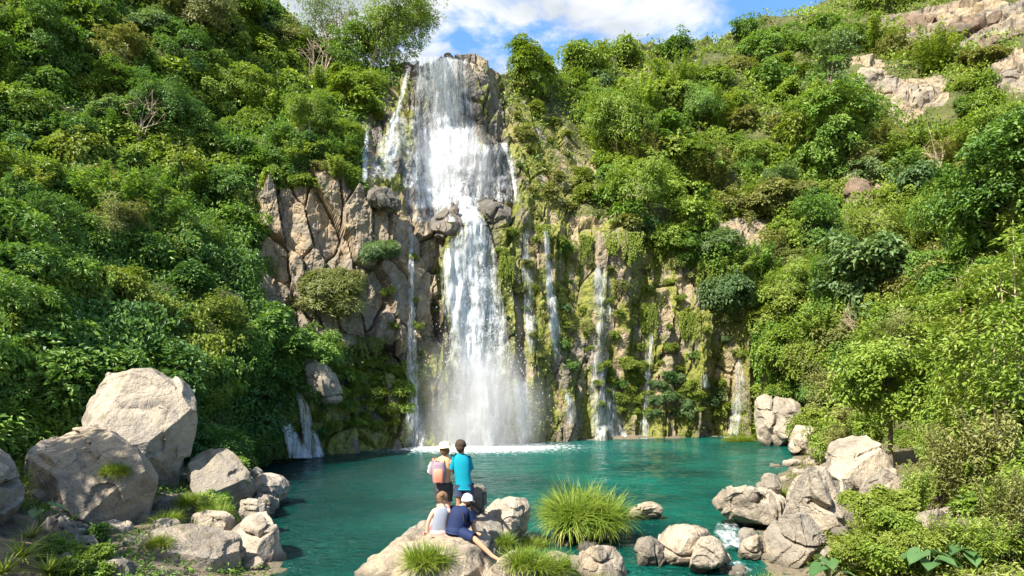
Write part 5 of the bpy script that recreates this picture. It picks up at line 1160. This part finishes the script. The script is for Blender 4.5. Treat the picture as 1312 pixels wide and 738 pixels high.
bank_weeds(6, 19, 10, 40, 5200, 'olive', 'low weeds covering the soil of the right bank', -.25)
bank_weeds(6, 14, 9, 16, 2500, 'lime', 'bright weeds at the front of the right bank', .1)
bank_weeds(-15, -4, 10, 30, 5200, 'mid', 'low weeds covering the soil of the left bank', -.2)
# ------------------------------------------------------------------ the four people on the slab
for k, c in dict(skin_light=(.62, .36, .26), skin_tan=(.46, .25, .15), skin_brown=(.34, .18, .11), hair_dark=(.05, .03, .02), hair_fair=(.17, .10, .055), hat_cream=(.72, .62, .36), white_cloth=(.8, .8, .78),
                 turquoise=(.0, .23, .31), navy=(.009, .019, .066), slate=(.045, .045, .05), peach=(.72, .36, .19), lilac=(.25, .18, .22), salmon=(.72, .24, .15), grey_lav=(.20, .22, .27), pink=(.55, .29, .26), shorts_blue=(.05, .06, .11), sole=(.1, .08, .07), black=(.02, .02, .022)).items():
    M[k] = plain(k, c, .75, .08, 40)
def skin_mesh(J, E, root, mat, name):
    """J: name -> (xyz, radius); one continuous skinned surface"""
    keys = list(J); me = bpy.data.meshes.new(name)
    me.from_pydata([tuple(J[k][0]) for k in keys], [(keys.index(a), keys.index(b)) for a, b in E], [])
    o = bpy.data.objects.new('tmp', me); COL.objects.link(o)
    m = o.modifiers.new('skin', 'SKIN'); m.use_smooth_shade = True; m.branch_smoothing = .4
    s = o.modifiers.new('sub', 'SUBSURF'); s.levels = 2; s.render_levels = 2
    if not me.skin_vertices: me.attributes.new('tmp_', 'FLOAT', 'POINT')
    for k, v in zip(keys, me.skin_vertices[0].data):
        v.radius = (J[k][1], J[k][1]) if np.isscalar(J[k][1]) else J[k][1]; v.use_root = (k == root)
    dg = bpy.context.evaluated_depsgraph_get(); dg.update()
    me2 = bpy.data.meshes.new_from_object(o.evaluated_get(dg)); bpy.data.objects.remove(o)
    me2.name = name; me2.materials.clear(); me2.materials.append(M[mat]); me2.polygons.foreach_set('use_smooth', np.ones(len(me2.polygons), bool)); return me2
def loft(rings, seg=18, cap=True):
    """rings: (centre, half width vector, half depth vector)"""
    a = np.linspace(0, 2*np.pi, seg, endpoint=False); V = []
    for c, wv, dv in rings:
        sw = np.sign(np.cos(a))*np.abs(np.cos(a))**.85; sd = np.sign(np.sin(a))*np.abs(np.sin(a))**.85
        V.append(np.asarray(c)+sw[:, None]*np.asarray(wv)+sd[:, None]*np.asarray(dv))
    n = len(V); i = np.arange(n*seg).reshape(n, seg)
    Qd = np.stack([i[:-1], np.roll(i[:-1], -1, 1), np.roll(i[1:], -1, 1), i[1:]], -1).reshape(-1, 4)
    V = np.concatenate(V)
    if cap:
        V = np.concatenate([V, V[:seg].mean(0)[None], V[-seg:].mean(0)[None]]); k = len(V)
        c0 = np.stack([i[0], np.roll(i[0], -1), np.full(seg, k-2), np.full(seg, k-2)], -1); c1 = np.stack([i[-1], np.roll(i[-1], -1), np.full(seg, k-1), np.full(seg, k-1)], -1)
        Qd = np.concatenate([Qd, c0, c1])
    return V, Qd
def quads_obj(name, parts, mat, parent):
    """clothing piece: lofts and tubes in one mesh"""
    V, Qd = merge(parts); me = bpy.data.meshes.new(name); me.from_pydata([tuple(v) for v in V], [], [tuple(dict.fromkeys(q)) for q in Qd.tolist()]); me.update()
    V2 = V+.011*np.stack([fbm(V[:, 0]*11, V[:, 1]*11, V[:, 2]*16, 3, k+5) for k in range(3)], 1); me.vertices.foreach_set('co', V2.astype(np.float32).ravel())
    me.polygons.foreach_set('use_smooth', np.ones(len(me.polygons), bool)); me.materials.append(M[mat]); o = link(name, me)
    if parent: o.parent = parent
    return o
def ball(c, r, seg=12, rings=8, zlo=-1., noise=0, sc=(1, 1, 1)):
    c = np.asarray(c, float); rs = []
    for t_ in np.linspace(np.arcsin(max(-.999, zlo)), np.pi/2-.02, rings):
        rs.append((c+np.array([0, 0, math.sin(t_)*r*sc[2]]), np.array([math.cos(t_)*r*sc[0], 0, 0]), np.array([0, math.cos(t_)*r*sc[1], 0])))
    return loft(rs, seg)
def hand(J, E, wrist, hd, side, tag_, pal=.085):
    """palm, four unequal bent fingers and a thumb leaving the side of the palm"""
    w0 = J[wrist][0]; d = unit(np.asarray(hd, float)); n = unit(np.cross(d, [.2, .3, 1])); s = np.cross(n, d)*side
    p = w0+d*pal*.55; J[tag_+'palm'] = (p, .03); E.append((wrist, tag_+'palm'))
    for k, (o_, l) in enumerate([(-.028, .06), (-.01, .075), (.01, .07), (.027, .055)]):
        a = p+d*pal*.5+s*o_; b = a+d*l*.5-n*.012; c = b+d*l*.35-n*.028
        for q, (x, r_) in enumerate([(a, .010), (b, .009), (c, .007)]): J[f'{tag_}f{k}{q}'] = (x, r_)
        E += [(tag_+'palm', f'{tag_}f{k}0'), (f'{tag_}f{k}0', f'{tag_}f{k}1'), (f'{tag_}f{k}1', f'{tag_}f{k}2')]
    a = p-s*.04; b = a+d*.03-s*.015-n*.01; J[tag_+'t0'] = (a, .012); J[tag_+'t1'] = (b, .009); E += [(tag_+'palm', tag_+'t0'), (tag_+'t0', tag_+'t1')]
def body(P_, face, mat, root_o, hands=None, bare=True):
    """P_: joint name -> xyz; face: direction the head looks"""
    f = unit(np.asarray(face, float)); sd = unit(np.cross(f, [0, 0, 1])); R_ = dict(pelvis=.115, spine=.105, chest=.125, neck=.055, jaw=.078, head=.098, top=.075, hipL=.095, hipR=.095, kneeL=.06, kneeR=.06, calfL=.058, calfR=.058, ankL=.04, ankR=.04, heelL=.035, heelR=.035, toeL=.03, toeR=.03,
              shL=.06, shR=.06, elL=.042, elR=.042, wrL=.029, wrR=.029)
    P_ = dict(P_); up = unit(P_['head']-P_['neck'])
    P_['jaw'] = P_['neck']*.45+P_['head']*.55+f*.02; P_['top'] = P_['head']+up*.075
    for s in 'LR':
        P_['calf'+s] = P_['knee'+s]*.68+P_['ank'+s]*.32-f*0
    J = {k: (np.asarray(v, float), R_[k]) for k, v in P_.items() if k in R_}
    E = [('pelvis', 'spine'), ('spine', 'chest'), ('chest', 'neck'), ('neck', 'jaw'), ('jaw', 'head'), ('head', 'top')]
    for s in 'LR':
        E += [('pelvis', 'hip'+s), ('hip'+s, 'knee'+s), ('knee'+s, 'calf'+s), ('calf'+s, 'ank'+s), ('ank'+s, 'toe'+s), ('chest', 'sh'+s), ('sh'+s, 'el'+s), ('el'+s, 'wr'+s)]
        hd = (hands or {}).get(s, J['wr'+s][0]-J['el'+s][0]); hand(J, E, 'wr'+s, hd, 1 if s == 'L' else -1, 'h'+s)
    J['nose'] = (P_['head']+f*.105-up*.02, .016); J['noseb'] = (P_['head']+f*.09+up*.01, .02); E += [('head', 'noseb'), ('noseb', 'nose')]
    for s, q in (('L', -1), ('R', 1)): J['ear'+s] = (P_['head']+sd*q*.108-up*.01, .018); E += [('head', 'ear'+s)]
    o = link('body', skin_mesh(J, E, 'pelvis', mat, 'body')); o.parent = root_o
    for q in (-1, 1):
        e = quads_obj('eye', [ball(P_['head']+f*.088+sd*q*.034+up*.012, .013, 8, 6)], 'hair_dark', root_o)
    quads_obj('mouth', [ball(P_['head']+f*.092-up*.055, .016, 8, 5, sc=(1.3, .5, .35))], 'pink', root_o)
    return f, sd, up
def pose(spec, Y0):
    return {k: at(v[0], v[1], Y0+(v[2] if len(v) > 2 else 0)) for k, v in spec.items()}
def finish(root, P_, dz):
    pass
def person(label, P_, group=None):
    """root at the seat or feet; joints become local to it"""
    c = np.array([P_['pelvis'][0], P_['pelvis'][1], min(v[2] for v in P_.values())]); r = empty('person', c); tag(r, label, 'person', group)
    return r, {k: v-c for k, v in P_.items()}, c
def ring(c, wv, dv): return (c, wv, dv)
def torso(Q_, f, rows, lengthen=0):
    """rows: (t along pelvis..neck, half width, half depth)"""
    ax = Q_['neck']-Q_['pelvis']; w_ = unit(Q_['shR']-Q_['shL']); d_ = unit(np.cross(w_, ax))
    mid = [Q_['pelvis'], Q_['spine'], Q_['chest'], Q_['neck']]; T_ = [0, .33, .68, 1.]
    out = []
    for t_, hw, hd in rows:
        if t_ < 0: c = Q_['pelvis']+unit(ax)*t_*np.linalg.norm(ax)
        else: c = np.array([np.interp(t_, T_, [m[k] for m in mid]) for k in range(3)])
        out.append((c, w_*hw, d_*hd))
    return loft(out, 20)
def limb(a, b, r0, r1, t0=0., t1=1.):
    p = np.array([a+(b-a)*(t0+(t1-t0)*s) for s in (0, .25, .5, .75, 1)]); return tube(p, np.linspace(r0, r1, 5), 12)

def settle(P_, keys, want=None):
    """lift or lower the figure so that what carries it touches the rock"""
    gaps = [P_[k][2]-drop(P_[k][0], P_[k][1], [PERCH]) for k in keys]
    dz = -min(gaps) if not want else want-min(gaps)
    print('settle', keys, round(dz, 3))
    return {k: v+np.array([0, 0, dz]) for k, v in P_.items()}

# standing, turquoise shirt
P2 = pose(dict(pelvis=(594,616), spine=(593,606), chest=(592,592), neck=(591,579), head=(590,569.5), shL=(583,585), shR=(600,586), hipL=(589,620), hipR=(600,620), kneeL=(588,641,.03), kneeR=(600,641,.02), ankL=(587,660), ankR=(600,660), toeL=(584,662,.17), toeR=(601,662,.18),
            elL=(580,603,.12), elR=(602.5,603,.14), wrL=(580,588,.34), wrR=(589,588,.40)), 14.0)
P2 = settle(P2, ['toeL', 'toeR'], .03)
r2, Q2, c2 = person('person in a long turquoise t-shirt standing with raised hands', P2)
f, sd, up = body(Q2, (-.15, 1, -.05), 'skin_brown', r2)
quads_obj('t_shirt', [torso(Q2, f, [(-.24, .182, .132), (-.2, .182, .132), (0, .172, .125), (.3, .165, .12), (.65, .175, .12), (.84, .172, .105), (.94, .12, .085), (1.0, .068, .064)]), limb(Q2['shL'], Q2['elL'], .062, .088, -.12, .72), limb(Q2['shR'], Q2['elR'], .062, .088, -.12, .72)], 'turquoise', r2)
quads_obj('shorts', [limb(Q2['hipL'], Q2['kneeL'], .118, .105, -.1, .62), limb(Q2['hipR'], Q2['kneeR'], .118, .105, -.1, .62)], 'shorts_blue', r2)
quads_obj('hair', [ball(Q2['head']+np.array([0, -.012, .018]), .122, 14, 9, -.35), ball(Q2['head']+np.array([0, -.045, -.04]), .095, 12, 8)], 'hair_dark', r2)
ph = (Q2['wrL']+Q2['wrR'])/2+c2+np.array([0, .09, .07]); phone = empty('phone', ph); tag(phone, 'dark phone held up by the person in turquoise', 'phone')
quads_obj('case', [loft([(np.array([0, -.004, -.075]), np.array([.036, 0, 0]), np.array([0, .004, 0])), (np.array([0, -.004, .075]), np.array([.036, 0, 0]), np.array([0, .004, 0]))], 16)], 'black', phone)
# standing, hat and backpack
P1 = pose(dict(pelvis=(568,618), spine=(568,609), chest=(568,595), neck=(569,583), head=(570,574), shL=(558,589), shR=(580,589), hipL=(563,622), hipR=(574,622), kneeL=(563,642,.03), kneeR=(574,642,.02), ankL=(562,661), ankR=(574,661), toeL=(560,663,.18), toeR=(576,663,.18),
            elL=(553,606,.05), elR=(584,605,.12), wrL=(553,597,.26), wrR=(582,592,.34)), 14.25)
P1 = settle(P1, ['toeL', 'toeR'], .03)
r1, Q1, c1 = person('person in a cream hat standing with a backpack', P1)
f, sd, up = body(Q1, (.25, 1, -.05), 'skin_light', r1)
quads_obj('shirt', [torso(Q1, f, [(-.10, .16, .125), (.05, .16, .125), (.35, .155, .12), (.65, .172, .12), (.84, .168, .10), (.94, .115, .08), (1.0, .066, .062)]), limb(Q1['shL'], Q1['elL'], .08, .07, -.1, .95), limb(Q1['shR'], Q1['elR'], .08, .07, -.1, .95)], 'peach', r1)
quads_obj('sleeve', [limb(Q1['shL'], Q1['elL'], .084, .074, -.05, 1.0), limb(Q1['elL'], Q1['wrL'], .07, .05, 0, .6)], 'lilac', r1)
quads_obj('shorts', [torso(Q1, f, [(-.26, .15, .13), (-.1, .19, .145), (.06, .188, .142)]), limb(Q1['hipL'], Q1['kneeL'], .112, .098, -.1, .95), limb(Q1['hipR'], Q1['kneeR'], .112, .098, -.1, .95)], 'slate', r1)
hb = Q1['head']+np.array([0, 0, .035]); up_ = np.array([0, 0, 1.])
quads_obj('hat', [loft([(hb+up_*.0, np.array([.165, 0, 0]), np.array([0, .175, 0])), (hb+up_*.012, np.array([.165, 0, 0]), np.array([0, .175, 0])), (hb+up_*.028, np.array([.122, 0, 0]), np.array([0, .13, 0])), (hb+up_*.075, np.array([.112, 0, 0]), np.array([0, .12, 0])), (hb+up_*.105, np.array([.08, 0, 0]), np.array([0, .088, 0])), (hb+up_*.115, np.array([.03, 0, 0]), np.array([0, .03, 0]))], 20)], 'hat_cream', r1)
quads_obj('hair', [ball(Q1['head']+np.array([0, -.02, -.03]), .108, 12, 8)], 'hair_fair', r1)
bp = Q1['chest']*.6+Q1['spine']*.4+c1+np.array([-.07, -.225, -.03]); bk = empty('backpack', bp); tag(bk, 'salmon and lilac backpack on the person in the cream hat', 'backpack')
rr = lambda z, w_, d_, y=0: (np.array([0, y, z]), np.array([w_, 0, 0]), np.array([0, d_, 0]))
quads_obj('pack_body', [loft([rr(-.22, .11, .06), rr(-.2, .135, .08), rr(0, .145, .085), rr(.16, .13, .075), rr(.21, .10, .06), rr(.225, .04, .03)], 20)], 'lilac', bk)
quads_obj('pocket', [loft([rr(-.19, .08, .03, -.085), rr(-.17, .105, .045, -.085), rr(-.02, .105, .045, -.085), rr(.07, .085, .03, -.085), rr(.085, .04, .015, -.085)], 18)], 'salmon', bk)
for q in (-1, 1): quads_obj('strap', [tube([(q*.1, .07, -.18), (q*.135, .15, -.06), (q*.13, .30, .06), (q*.11, .34, .14), (q*.10, .27, .245), (q*.09, .12, .235), (q*.08, .05, .17)], [.016]*7, 8)], 'salmon', bk)
quads_obj('top_loop', [tube([(-.03, -.01, .21), (0, -.01, .25), (.03, -.01, .21)], [.008]*3, 6)], 'black', bk)
wb = P1['wrL']+np.array([-.03, .08, -.02]); wc_ = quads_obj('white_cloth', [ball((0, 0, 0), .07, 12, 8, sc=(.8, .6, 1.2)), ball((-.03, 0, -.08), .05, 10, 7, sc=(.9, .6, 1.3))], 'white_cloth', None); wc_.location = wb
tag(wc_, 'small white cloth in the hand of the person in the cream hat', 'cloth')
# seated woman
P3 = pose(dict(pelvis=(563,681), spine=(564,672), chest=(566,660), neck=(567,649), head=(567,639,.03), shL=(556,655), shR=(578,655), hipL=(557,682), hipR=(570,682), kneeL=(556,668,.42), kneeR=(571,667,.42), ankL=(556,686,.72), ankR=(571,686,.72), toeL=(556,688,.9), toeR=(571,688,.9),
            elL=(549,669,-.02), elR=(583,668,-.04), wrL=(547,683,.02), wrR=(577,682,-.14)), 13.35)
P3 = settle(P3, ['pelvis'], .105)
for k in ('ankL', 'ankR', 'toeL', 'toeR'): P3[k][2] = drop(P3[k][0], P3[k][1], [PERCH])+(.05 if k[0] == 'a' else .03)
for k in ('wrL', 'wrR'): P3[k][2] = max(P3[k][2], drop(P3[k][0], P3[k][1], [PERCH])+.035)
r3, Q3, c3 = person('person with pinned up fair hair sitting in a grey tank top', P3)
f, sd, up = body(Q3, (.1, 1, .0), 'skin_light', r3, dict(L=(-.4, -.6, -.05), R=(-.7, -.6, -.05)))
quads_obj('tank_top', [torso(Q3, f, [(-.02, .185, .14), (.12, .18, .14), (.4, .16, .125), (.68, .165, .125), (.84, .135, .105), (.92, .10, .085), (.95, .085, .07)])], 'grey_lav', r3)
quads_obj('shorts', [torso(Q3, f, [(-.19, .17, .14), (-.12, .205, .16), (.06, .19, .15)]), limb(Q3['hipL'], Q3['kneeL'], .12, .105, -.05, .6), limb(Q3['hipR'], Q3['kneeR'], .12, .105, -.05, .6)], 'pink', r3)
quads_obj('hair', [ball(Q3['head']+np.array([0, -.015, .018]), .118, 14, 9, -.6), ball(Q3['head']+np.array([0, -.10, .075]), .055, 10, 8)], 'hair_fair', r3)
# seated man, leg stretched out over the edge of the slab
P4 = pose(dict(pelvis=(584,685), spine=(586,674,.02), chest=(590,662,.06), neck=(594,654,.12), head=(599,647.5,.2), shL=(581,658,.1), shR=(602,662,.04), hipL=(580,687,.04), hipR=(590,688,-.04), kneeR=(608,703,-.26), ankR=(631,719,-.42), toeR=(640,724,-.5), kneeL=(604,671,.26), ankL=(609,689,.16), toeL=(617,692,.10),
            elR=(607,675,.08), wrR=(606,668,.26), elL=(586,672,.34), wrL=(600,669,.36)), 13.1)
P4 = settle(P4, ['pelvis'], .11)
for k, g in dict(kneeR=.10, ankR=.06, toeR=.04, ankL=.06, toeL=.04, hipR=.1).items(): P4[k][2] = max(P4[k][2], drop(P4[k][0], P4[k][1], ROCKOBJ)+g)
P4['kneeR'][2] = max(P4['kneeR'][2], max(drop(*(P4['kneeR']*(1-q)+P4['ankR']*q)[:2], ROCKOBJ) for q in (.2, .4, .6))+.07)
r4, Q4, c4 = person('person in navy and a white cap sitting with one bare leg stretched out', P4)
f, sd, up = body(Q4, (.55, .75, -.3), 'skin_tan', r4)
quads_obj('t_shirt', [torso(Q4, f, [(-.1, .18, .15), (.1, .18, .15), (.4, .18, .142), (.68, .195, .135), (.84, .19, .115), (.94, .115, .085), (1.0, .068, .064)]), limb(Q4['shL'], Q4['elL'], .065, .086, -.12, .75), limb(Q4['shR'], Q4['elR'], .065, .086, -.12, .75)], 'navy', r4)
quads_obj('shorts', [torso(Q4, f, [(-.22, .16, .14), (-.12, .19, .16), (.05, .18, .15)]), limb(Q4['hipR'], Q4['kneeR'], .125, .10, -.1, .97), limb(Q4['hipL'], Q4['kneeL'], .125, .10, -.1, .85)], 'navy', r4)
hb = Q4['head']+np.array([0, 0, .0])
quads_obj('cap', [ball(hb+np.array([0, 0, .015]), .122, 16, 9, -.05, sc=(1, 1.05, 1)), loft([(hb+f*.09+np.array([0, 0, .01])-np.array([0, 0, .006]), sd*.085, f*.11), (hb+f*.09+np.array([0, 0, .022]), sd*.085, f*.11)], 18)], 'white_cloth', r4)
quads_obj('hair', [ball(Q4['head']+np.array([0, -.015, -.02]), .106, 12, 8)], 'hair_dark', r4)
quads_obj('strap', [tube(np.array([Q4['shL']+[0, -.02, .06], Q4['neck']+[-.05, -.10, -.02], Q4['chest']+[.06, -.15, .0], Q4['spine']+[.14, -.12, 0]]), [.014]*4, 6)], 'black', r4)
